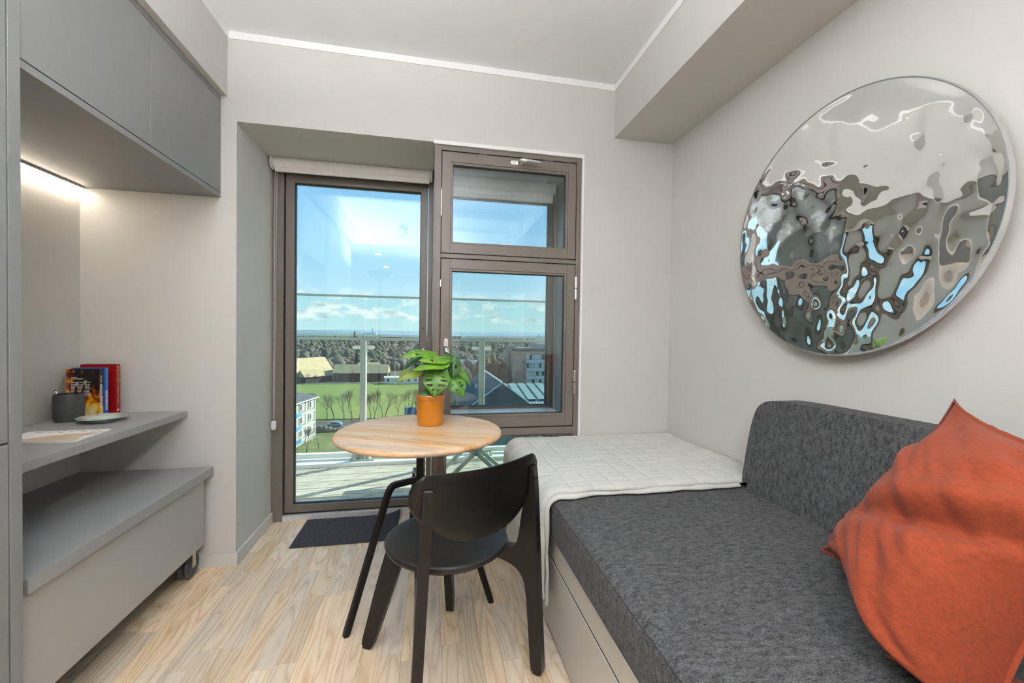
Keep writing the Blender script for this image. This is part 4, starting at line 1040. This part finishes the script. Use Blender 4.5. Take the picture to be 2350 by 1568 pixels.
TX = [(-31.5, 124.5, .9), (-28.6, 125.5, 1.0), (-26.4, 123.6, 1.05), (-24.2, 126, .95), (-21.6, 124.2, 1.1), (-19.9, 125.6, 1.0), (-18.3, 123.8, 1.05), (-16.9, 126.2, .95), (-15.6, 124.4, 1.08), (-13.4, 125, .98), (-12.4, 123.9, 1.05), (-9.2, 128, .9), (-7.2, 129, .98), (-5.5, 127, 1.06), (-3.9, 128, 1.1), (-2.4, 126, 1.0), (-.6, 128, 1.05), (-35, 125, 1)]
ORD = 'first second third fourth fifth sixth seventh eighth ninth tenth eleventh twelfth thirteenth fourteenth fifteenth sixteenth seventeenth eighteenth'.split()
for i, (x, y, s) in enumerate(TX):
    o = bpy.data.objects.new('bare_tree', TM[i % 4]); COL.objects.link(o); o.location = (x, y, G-.25); o.rotation_euler = (0, 0, rr.uniform(0, 6)); o.scale = (s*1.05, s*1.05, s)
    tag(o, '%s bare tree from the left in the row along the near edge of the field' % ORD[sorted(TX, key=lambda q: q[0]/q[1]).index((x, y, s))], 'tree', 'bare trees along the field')
for i, (x, y, s, l) in enumerate(((-25.2, 93, .62, 'low bare shrub on the lawn near the white block'), (-23.6, 96, .55, 'slanting bare shrub on the slope beside the white block'))):
    o = bpy.data.objects.new('bare_shrub', TM[i]); COL.objects.link(o); o.location = (x, y, G-.25); o.rotation_euler = (.1, .18, 1+i); o.scale = (s*1.3, s*1.3, s); tag(o, l, 'shrub')
# far row of trees in front of the long houses
FM = [bare_tree_mesh(s, 6.5, 5) for s in (31, 37)]
for i in range(16):
    x = -72+i*4.3+rr.uniform(-1, 1); o = bpy.data.objects.new('bare_tree', FM[i % 2]); COL.objects.link(o); o.location = (x, 217+rr.uniform(-1, 1), G-.3); o.rotation_euler = (0, 0, rr.uniform(0, 6)); o.scale = (1, 1, rr.uniform(.8, 1.1))
    tag(o, '%s small bare tree from the left before the tan roofed houses across the field' % ORD[i], 'tree', 'small trees beyond the field')

def blobs(name, spots, m, label, cat='trees', twigs=26):
    q = random.Random(len(spots))
    base = bmesh.new(); bmesh.ops.create_icosphere(base, subdivisions=1 if len(spots) > 400 else 2, radius=1); bv = [v.co.copy() for v in base.verts]; bf = [tuple(v.index for v in f.verts) for f in base.faces]; base.free()
    V, F = [], []
    for x, y, r, h in spots:
        k = len(V); sx = x*.37+y*.11
        for v in bv:
            d = 1+.20*noise.noise(v*2.1+Vector((sx, y*.2, 0)))+.10*noise.noise(v*5+Vector((y, sx, 0)))
            V.append((x+v.x*r*d, y+v.y*r*d, G-.5+h*.5+v.z*h*.55*d))
        F += [tuple(i+k for i in f) for f in bf]
        for _ in range(twigs):
            a, e = q.uniform(0, 2*PI), q.uniform(.05, 1.45); d = Vector((math.cos(a)*math.cos(e), math.sin(a)*math.cos(e), math.sin(e)))
            c = Vector((x, y, G-.5+h*.45)); b = c+Vector((d.x*r, d.y*r, d.z*h*.5))*q.uniform(.55, .9); t = c+Vector((d.x*r, d.y*r, d.z*h*.62))*q.uniform(1.05, 1.45)
            w = Vector((-math.sin(a)+.3, math.cos(a), .2))*q.uniform(.10, .26)*(y/300)**.5; k = len(V)
            V += [b-w, b+w, t]; F.append((k, k+1, k+2))
    return tag(mk(name, V, F, m, None, 180), label, cat, kind='stuff')
KEEP = []
def scatter(n, seed, ya, yb, fa, fb, r0, r1, h0, h1):
    q = random.Random(seed); out = []
    for _ in range(n):
        y = ya*(yb/ya)**q.random(); x = y*q.uniform(fa, fb); s = (y/ya)**.35
        out.append((x, y, q.uniform(r0, r1)*s, q.uniform(h0, h1)*s**.5))
    return out
blobs('woodland', scatter(2600, 2, 290, 1700, -.42, .34, 2.4, 4.6, 5, 9), mat('winter_crowns', (.175, .158, .120), 1, nscale=.045, col2=(.115, .112, .085)), 'grey brown bare woodland between the houses and the coast')
blobs('evergreen_wood', scatter(260, 4, 320, 1400, -.42, .30, 2.2, 4.5, 6, 12), mat('evergreen_crowns', (.075, .095, .065), 1, nscale=.2, col2=(.045, .06, .045), bump=.6, bscale=1.2), 'dark evergreen crowns scattered through the bare woodland')
blobs('near_scrub', [q for q in scatter(330, 6, 84, 260, .07, .30, 1.3, 2.8, 3, 7) if not (26 < q[0] < 48 and 136 < q[1] < 162)], mat('scrub_crowns', (.115, .105, .075), 1, nscale=.3, col2=(.07, .07, .05), bump=.6, bscale=1.5), 'greyish bare scrub below the brick apartment block')
blobs('rust_copse', [(q.uniform(19, 27), q.uniform(135, 175), q.uniform(1.6, 2.8), q.uniform(8, 15)) for q in [random.Random(8)] for _ in range(70)], mat('rust_twigs', (.23, .105, .062), 1, nscale=.35, col2=(.15, .08, .05), bump=.6, bscale=1.5), 'reddish brown bare copse left of the apartment block')
blobs('hedge', [(-70+i*1.1, 111.8, .9, 1.6+.4*math.sin(i)) for i in range(58)], mat('hedge_twigs', (.20, .19, .15), 1, nscale=1.2, col2=(.10, .10, .07)), 'pale clipped hedge along the road', 'hedge', 0)
# conifer
bm = bmesh.new()
for k in range(7): lathe(bm, [(0, 13-k*1.5), (.6+k*.42, 11.0-k*1.5), (.45+k*.3, 10.9-k*1.5)], (-48, 292, G+1.5), 14)
tag(ob('conifer', bm, mat('spruce', (.022, .038, .028), 1, nscale=.8, namt=.4)), 'tall dark conifer standing above the long tan roof', 'tree')

TAN = mat('tan_roof', (.50, .38, .22), .9, nscale=.5, namt=.12); DKR = mat('dark_roof', (.075, .08, .09), .7, nscale=.4, namt=.15); BRK = mat('brick_wall', (.17, .115, .09), .9, nscale=1.5, namt=.2); GRW = mat('grey_render', (.36, .37, .36), .9, nscale=.3, namt=.06); WHW = mat('white_render', (.74, .75, .74), .8, nscale=.3, namt=.03); DKW = mat('dark_timber', (.055, .055, .058), .9, nscale=.5, namt=.2); RED = mat('red_tiles', (.22, .09, .06), .9, nscale=.5, namt=.15)
WIN = mat('far_window', (.05, .065, .075), .15, nscale=.4, namt=.3); WINL = mat('curtained_window', (.66, .66, .60), .4, nscale=.8, namt=.2)
def house(x, y, w, d, h, rh, rz, wm, rm, label, group=None, win=0):
    t = thing('house', label, 'house', (0, 0, 0), group)
    M = Matrix.Translation((x, y, G-.3)) @ Matrix.Rotation(rz, 4, 'Z')
    bx('wall', -w/2, w/2, -d/2, d/2, 0, h, wm, t, bev=0, rot=M)
    e = .4; V = [(-w/2-e, -d/2-e, h-.1), (w/2+e, -d/2-e, h-.1), (w/2+e, d/2+e, h-.1), (-w/2-e, d/2+e, h-.1), (-w/2-e, 0, h+rh), (w/2+e, 0, h+rh)]
    mk('roof', [M @ Vector(v) for v in V], [(0, 1, 5, 4), (2, 3, 4, 5), (0, 4, 3), (1, 2, 5), (0, 3, 2, 1)], rm, t)
    for k in range(win):
        xx = -w/2+w*(k+.5)/win; bx('window', xx-.6, xx+.6, -d/2-.04, -d/2+.02, h*.35, h*.8, WIN, t, bev=0, rot=M)
    return t
house(-35.5, 232, 27, 9, 4.3, 4.2, -.03, DKW, TAN, 'long house with a sunlit tan roof across the field', win=7)
house(-66, 238, 26, 13, 4.5, 7.0, .95, DKW, TAN, 'big house with a tan stepped roof at the left window edge', win=4)
house(-58, 228, 15, 8, 3.0, 3.2, .80, DKW, TAN, 'low tan roofed annexe in front of the big house')
house(-12, 216, 20, 6, 3.4, .3, 0, WHW, WHW, 'long low white building at the far edge of the field', win=6)
house(-36, 262, 12, 8, 4, 3.5, .2, BRK, TAN, 'small house with a tan roof behind the long one')
hs = [(-60, 330, .3, RED), (-78, 345, -.2, RED), (-40, 345, .5, DKR), (-22, 330, -.3, TAN), (-8, 300, .1, DKR), (6, 340, .4, TAN), (-100, 400, .2, RED), (-55, 420, -.4, DKR), (-15, 430, .3, RED), (25, 420, .1, DKR), (48, 380, -.2, TAN), (60, 300, .3, DKR), (40, 270, .2, GRW), (26, 300, -.4, WHW)]
for i, (x, y, rz, rm) in enumerate(hs):
    house(x, y, 12+(i % 3)*2, 8, 3.6, 3.4, rz, (BRK, WHW, GRW)[i % 3], rm, 'town house with a %s roof among bare trees, %s from the left' % ({RED: 'red tiled', DKR: 'dark slate', TAN: 'sunlit tan', GRW: 'grey', WHW: 'white'}[rm], ORD[sorted(hs, key=lambda q: q[0]/q[1]).index((x, y, rz, rm))]), 'town houses among the trees')
# distant flat blocks along the coast
for i, (x, y, w, h, wm, l) in enumerate(((20, 900, 90, 20, GRW, 'distant pale apartment slab with regular bays left of the railing post'), (-35, 1000, 50, 15, DKW, 'distant dark flat roofed block on the left skyline'), (-90, 1050, 40, 15, DKW, 'distant dark low block beside the left skyline trees'), (130, 1200, 70, 15, WHW, 'distant white block on the right skyline'))):
    t = thing('distant_block', l, 'building', (0, 0, 0)); bx('wall', x-w/2, x+w/2, y, y+14, G, G+h, wm, t, bev=0)
    for k in range(int(w/9)): bx('window_bay', x-w/2+k*9+3, x-w/2+k*9+7.5, y-.3, y+.1, G+2, G+h-2, WIN, t, bev=0)
t = thing('chimney', 'thin chimney and plant on the far hills', 'chimney', (0, 0, 0))
tube('stack', [(-640, 4900, G), (-640, 4900, G+75)], [7, 4], GRW, t, n=10); bx('plant_hall', -740, -600, 4880, 4930, G, G+26, WHW, t, bev=0)
t = thing('factory_stack', 'slim brick stack rising behind the conifer', 'chimney', (0, 0, 0)); tube('stack', [(-119, 700, G), (-119, 700, G+27)], [1.6, 1.2], BRK, t, n=10); bx('plinth', -122, -116, 697, 703, G, G+4, BRK, t, bev=0)

# white apartment block on the left
def left_block():
    t = thing('apartment_block', 'white panelled apartment block with blue balconies', 'building', (0, 0, 0))
    M = Matrix.Translation((-26.9, 106.2, G-.2)) @ Matrix.Rotation(-.187, 4, 'Z')   # local -y runs along the facade towards us, facade looks to +x
    H = 9.8; SG = mat('sage_panel', (.30, .33, .28), .8, nscale=.5, namt=.08); BL = mat('blue_panel', (.10, .30, .55), .6, nscale=.5, namt=.08)
    bx('wall', -11, 0, -34, 0, 0, H, SG, t, bev=0, rot=M)
    V = [(-11.6, -34.6, H), (.6, -34.6, H), (.6, .6, H), (-11.6, .6, H), (-5.5, -29, H+2.6), (-5.5, -5, H+2.6)]
    mk('roof', [M @ Vector(v) for v in V], [(0, 1, 4), (1, 2, 5, 4), (2, 3, 5), (3, 0, 4, 5), (0, 3, 2, 1)], DKR, t)
    bx('eaves', -11.6, .62, -34.6, .62, H-.25, H+.02, WHW, t, bev=0, rot=M)
    for z in (1.0, 3.9, 6.8): bx('floor_band', .0, .08, -34, 0, z-.18, z+.12, WHW, t, bev=0, rot=M)
    y = 0
    for k in range(8):
        yy = -k*4.3
        bx('pilaster', .0, .10, yy-.35, yy, 0, H, WHW, t, bev=0, rot=M)
        for z in (1.0, 3.9, 6.8):
            if k % 3 == 2:
                bx('window', .02, .06, yy-3.9, yy-.7, z+.5, z+2.5, WINL, t, bev=0, rot=M)
                b = bx('balcony_slab', .0, 1.3, yy-4.1, yy-.5, z-.1, z+.06, WHW, t, bev=0, rot=M); bx('balcony_panel', 1.2, 1.3, yy-4.1, yy-.5, z+.06, z+1.0, BL, b, bev=0, rot=M)
            else:
                w = bx('window_frame', .02, .14, yy-3.3, yy-1.5, z+.85, z+2.45, WHW, t, bev=0, rot=M)
                bx('pane', .10, .17, yy-3.1, yy-2.45, z+1.0, z+2.3, WIN, w, bev=0, rot=M); bx('pane', .10, .17, yy-2.3, yy-1.7, z+1.0, z+2.3, WINL, w, bev=0, rot=M)
left_block()

def right_block():
    t = thing('apartment_tower', 'brick apartment tower with grey balcony bands and rooftop antennas', 'building', (0, 0, 0))
    y = 140; zr = -4.6; BR2 = mat('pale_brick', (.50, .345, .275), .9, nscale=.8, namt=.12); BAND = mat('balcony_band', (.62, .67, .74), .7, nscale=.3, namt=.05)
    bx('wall', 27.9, 46, y, y+18, G, zr, BR2, t, bev=0)
    bx('parapet', 28.2, 46.2, y-.35, y+18, zr, zr+1.1, mat('parapet_dark', (.09, .09, .09), .8, nscale=.5), t, bev=0)
    bx('stair_tower', 27.2, 29.9, y+3, y+9, G, zr+2.0, mat('stair_brick', (.32, .27, .23), .9, nscale=.8, namt=.1), t, bev=0)
    k = 0; z = zr-2.85
    while z > G:
        bx('balcony_band', 32.7, 39.7, y-1.0, y+.1, z-1.15, z, BAND, t, bev=0)
        for j, x in enumerate((32.9, 33.9, 34.9, 36.4, 37.4, 38.4)):
            w = bx('window', x, x+.88, y-.12, y+.1, z+.08, z+1.55, (WINL, WIN, WINL, WINL, WINL, WIN)[(j+k) % 6], t, bev=0); bx('mullion', x-.08, x+.0, y-.15, y+.05, z, z+1.65, WHW, w, bev=0)
        bx('pier', 35.85, 36.3, y-.3, y, z, z+1.7, WHW, t, bev=0)
        z -= 2.82; k += 1
    bx('roof_plant', 37.6, 46, y+4, y+12, zr+1.0, zr+2.8, GRW, t, bev=0)
    for x, h in ((38.0, 4.6), (38.7, 5.4), (39.3, 4.2), (40.0, 5.0)):
        a = tube('antenna_mast', [(x, y+6, zr+2.6), (x, y+6, zr+2.6+h*.6)], .09, STEELD, t, n=6); bx('antenna_panel', x-.18, x+.18, y+5.8, y+5.9, zr+2.6+h*.3, zr+2.6+h*.62, WHW, a, bev=0)
right_block()

def near_roofs():
    t = thing('school_roof', 'pale ribbed metal roof with a row of long skylights', 'building', (0, 0, 0))
    RIB = mat('ribbed_zinc', (.42, .45, .42), .55, .3, nscale=.6, namt=.05); FAC = mat('facade_olive', (.22, .24, .21), .85, nscale=.3, namt=.06)
    bx('facade', 7.6, 34, 58.6, 74, G, -9.3, FAC, t, bev=0)
    z0, y0, z1, y1 = -9.15, 58.0, -7.3, 69.0
    mk('roof', [(7.4, y0, z0), (34, y0, z0), (34, y1, z1), (7.4, y1, z1), (7.4, y0, z0-.25), (34, y0, z0-.25), (34, y1, z1-.25), (7.4, y1, z1-.25)], [(0, 1, 2, 3), (7, 6, 5, 4), (0, 4, 5, 1), (1, 5, 6, 2), (2, 6, 7, 3), (3, 7, 4, 0)], RIB, t)
    for i in range(60):
        x = 7.5+i*.44; tube('seam', [(x, y0-.02, z0+.03), (x, y1, z1+.03)], .035, RIB, t, n=4)
    GL = mat('skylight_glass', (.30, .36, .34), .12, nscale=.5, namt=.1)
    for i in range(8):
        x = 9.9+i*1.55; ya, yb = 60.2, 68.6; za = z0+(ya-y0)*(z1-z0)/(y1-y0); zb = z0+(yb-y0)*(z1-z0)/(y1-y0)
        V = [(x, ya, za), (x+1.15, ya, za), (x+1.15, yb, zb), (x, yb, zb), (x, ya, za+.30), (x+1.15, ya, za+.30), (x+1.15, yb, zb+.30), (x, yb, zb+.30)]
        s = mk('skylight', V, [(4, 5, 6, 7), (0, 1, 5, 4), (1, 2, 6, 5), (2, 3, 7, 6), (3, 0, 4, 7)], GL, t)
        bx('skylight_face', x+.02, x+1.13, ya-.06, ya, za+.04, za+.30, DKW, s, bev=0)
    g = thing('gabled_hall', 'dark gabled hall roof with a white ridge cap', 'building', (0, 0, 0))
    V = [(4.4, 57.6, -9.8), (15.6, 57.6, -9.8), (10.05, 57.6, -5.75), (4.4, 57.0+22, -9.8), (15.6, 57+22, -9.8), (10.05, 57+22, -5.75), (4.4, 57.6, G), (15.6, 57.6, G), (4.4, 79, G), (15.6, 79, G)]
    mk('roof', V, [(0, 2, 5, 3), (1, 4, 5, 2), (0, 1, 2), (3, 5, 4)], mat('slate_blue_roof', (.06, .07, .082), .6, nscale=.5, namt=.1), g)
    bx('wall', 4.8, 7.5, 57.9, 78, G, -9.8, FAC, g, bev=0)
    tube('verge', [(4.3, 57.5, -9.85), (10.05, 57.5, -5.68), (15.7, 57.5, -9.85)], .09, WHW, g, n=6)
    tube('ridge_cap', [(10.05, 57.5, -5.66), (10.05, 79, -5.66)], .14, WHW, g, n=6)
near_roofs()

def car(x, y, rz, label):
    t = thing('car', label, 'car', (0, 0, 0)); M = Matrix.Translation((x, y, G-.12)) @ Matrix.Rotation(rz, 4, 'Z') @ Matrix(((1, 0, 0, 0), (0, 0, -1, 0), (0, 1, 0, 0), (0, 0, 0, 1)))
    body = chaikin([(-2.0, .35), (-1.98, .75), (-1.2, .95), (-.4, 1.42), (.9, 1.48), (1.75, 1.02), (1.98, .85), (2.0, .35)], 2)
    prism('body', body, M, 1.65, mat('car_blue', (.18, .33, .42), .25, nscale=1, namt=.05, coat=.5), t, bev=.12, seg=2)
    prism('side_glass', chaikin([(-.85, .98), (-.35, 1.34), (.85, 1.40), (1.4, 1.02)], 1), M, 1.68, WIN, t, bev=0)
    for wx in (-1.25, 1.25):
        for s in (-1, 1): turn('wheel', [(0, -.1), (.28, -.1), (.31, -.06), (.31, .06), (.28, .1), (0, .1)], M @ Vector((wx, .31, s*.78)), mat('tyre', (.015, .015, .016), .8, nscale=3), t, 18, Matrix.Rotation(rz, 4, 'Z') @ Matrix.Rotation(PI/2, 4, 'X'))
car(-24.9, 117.2, 0, 'small blue hatchback parked on the road by the field')
bx_c = bx('tarpaulin', -7.6, -3.6, 131.5, 132.2, G, G+2.2, mat('blue_tarp', (.03, .22, .55), .6, nscale=.8, namt=.2), bev=.1); tag(bx_c, 'bright blue tarpaulin screen between the bare trees', 'tarpaulin')
tag(tube('flag_pole', [(-16.4, 205, G), (-16.4, 205, G+11)], [.16, .09], WHW, n=8), 'tall white pole standing at the far edge of the field', 'pole')
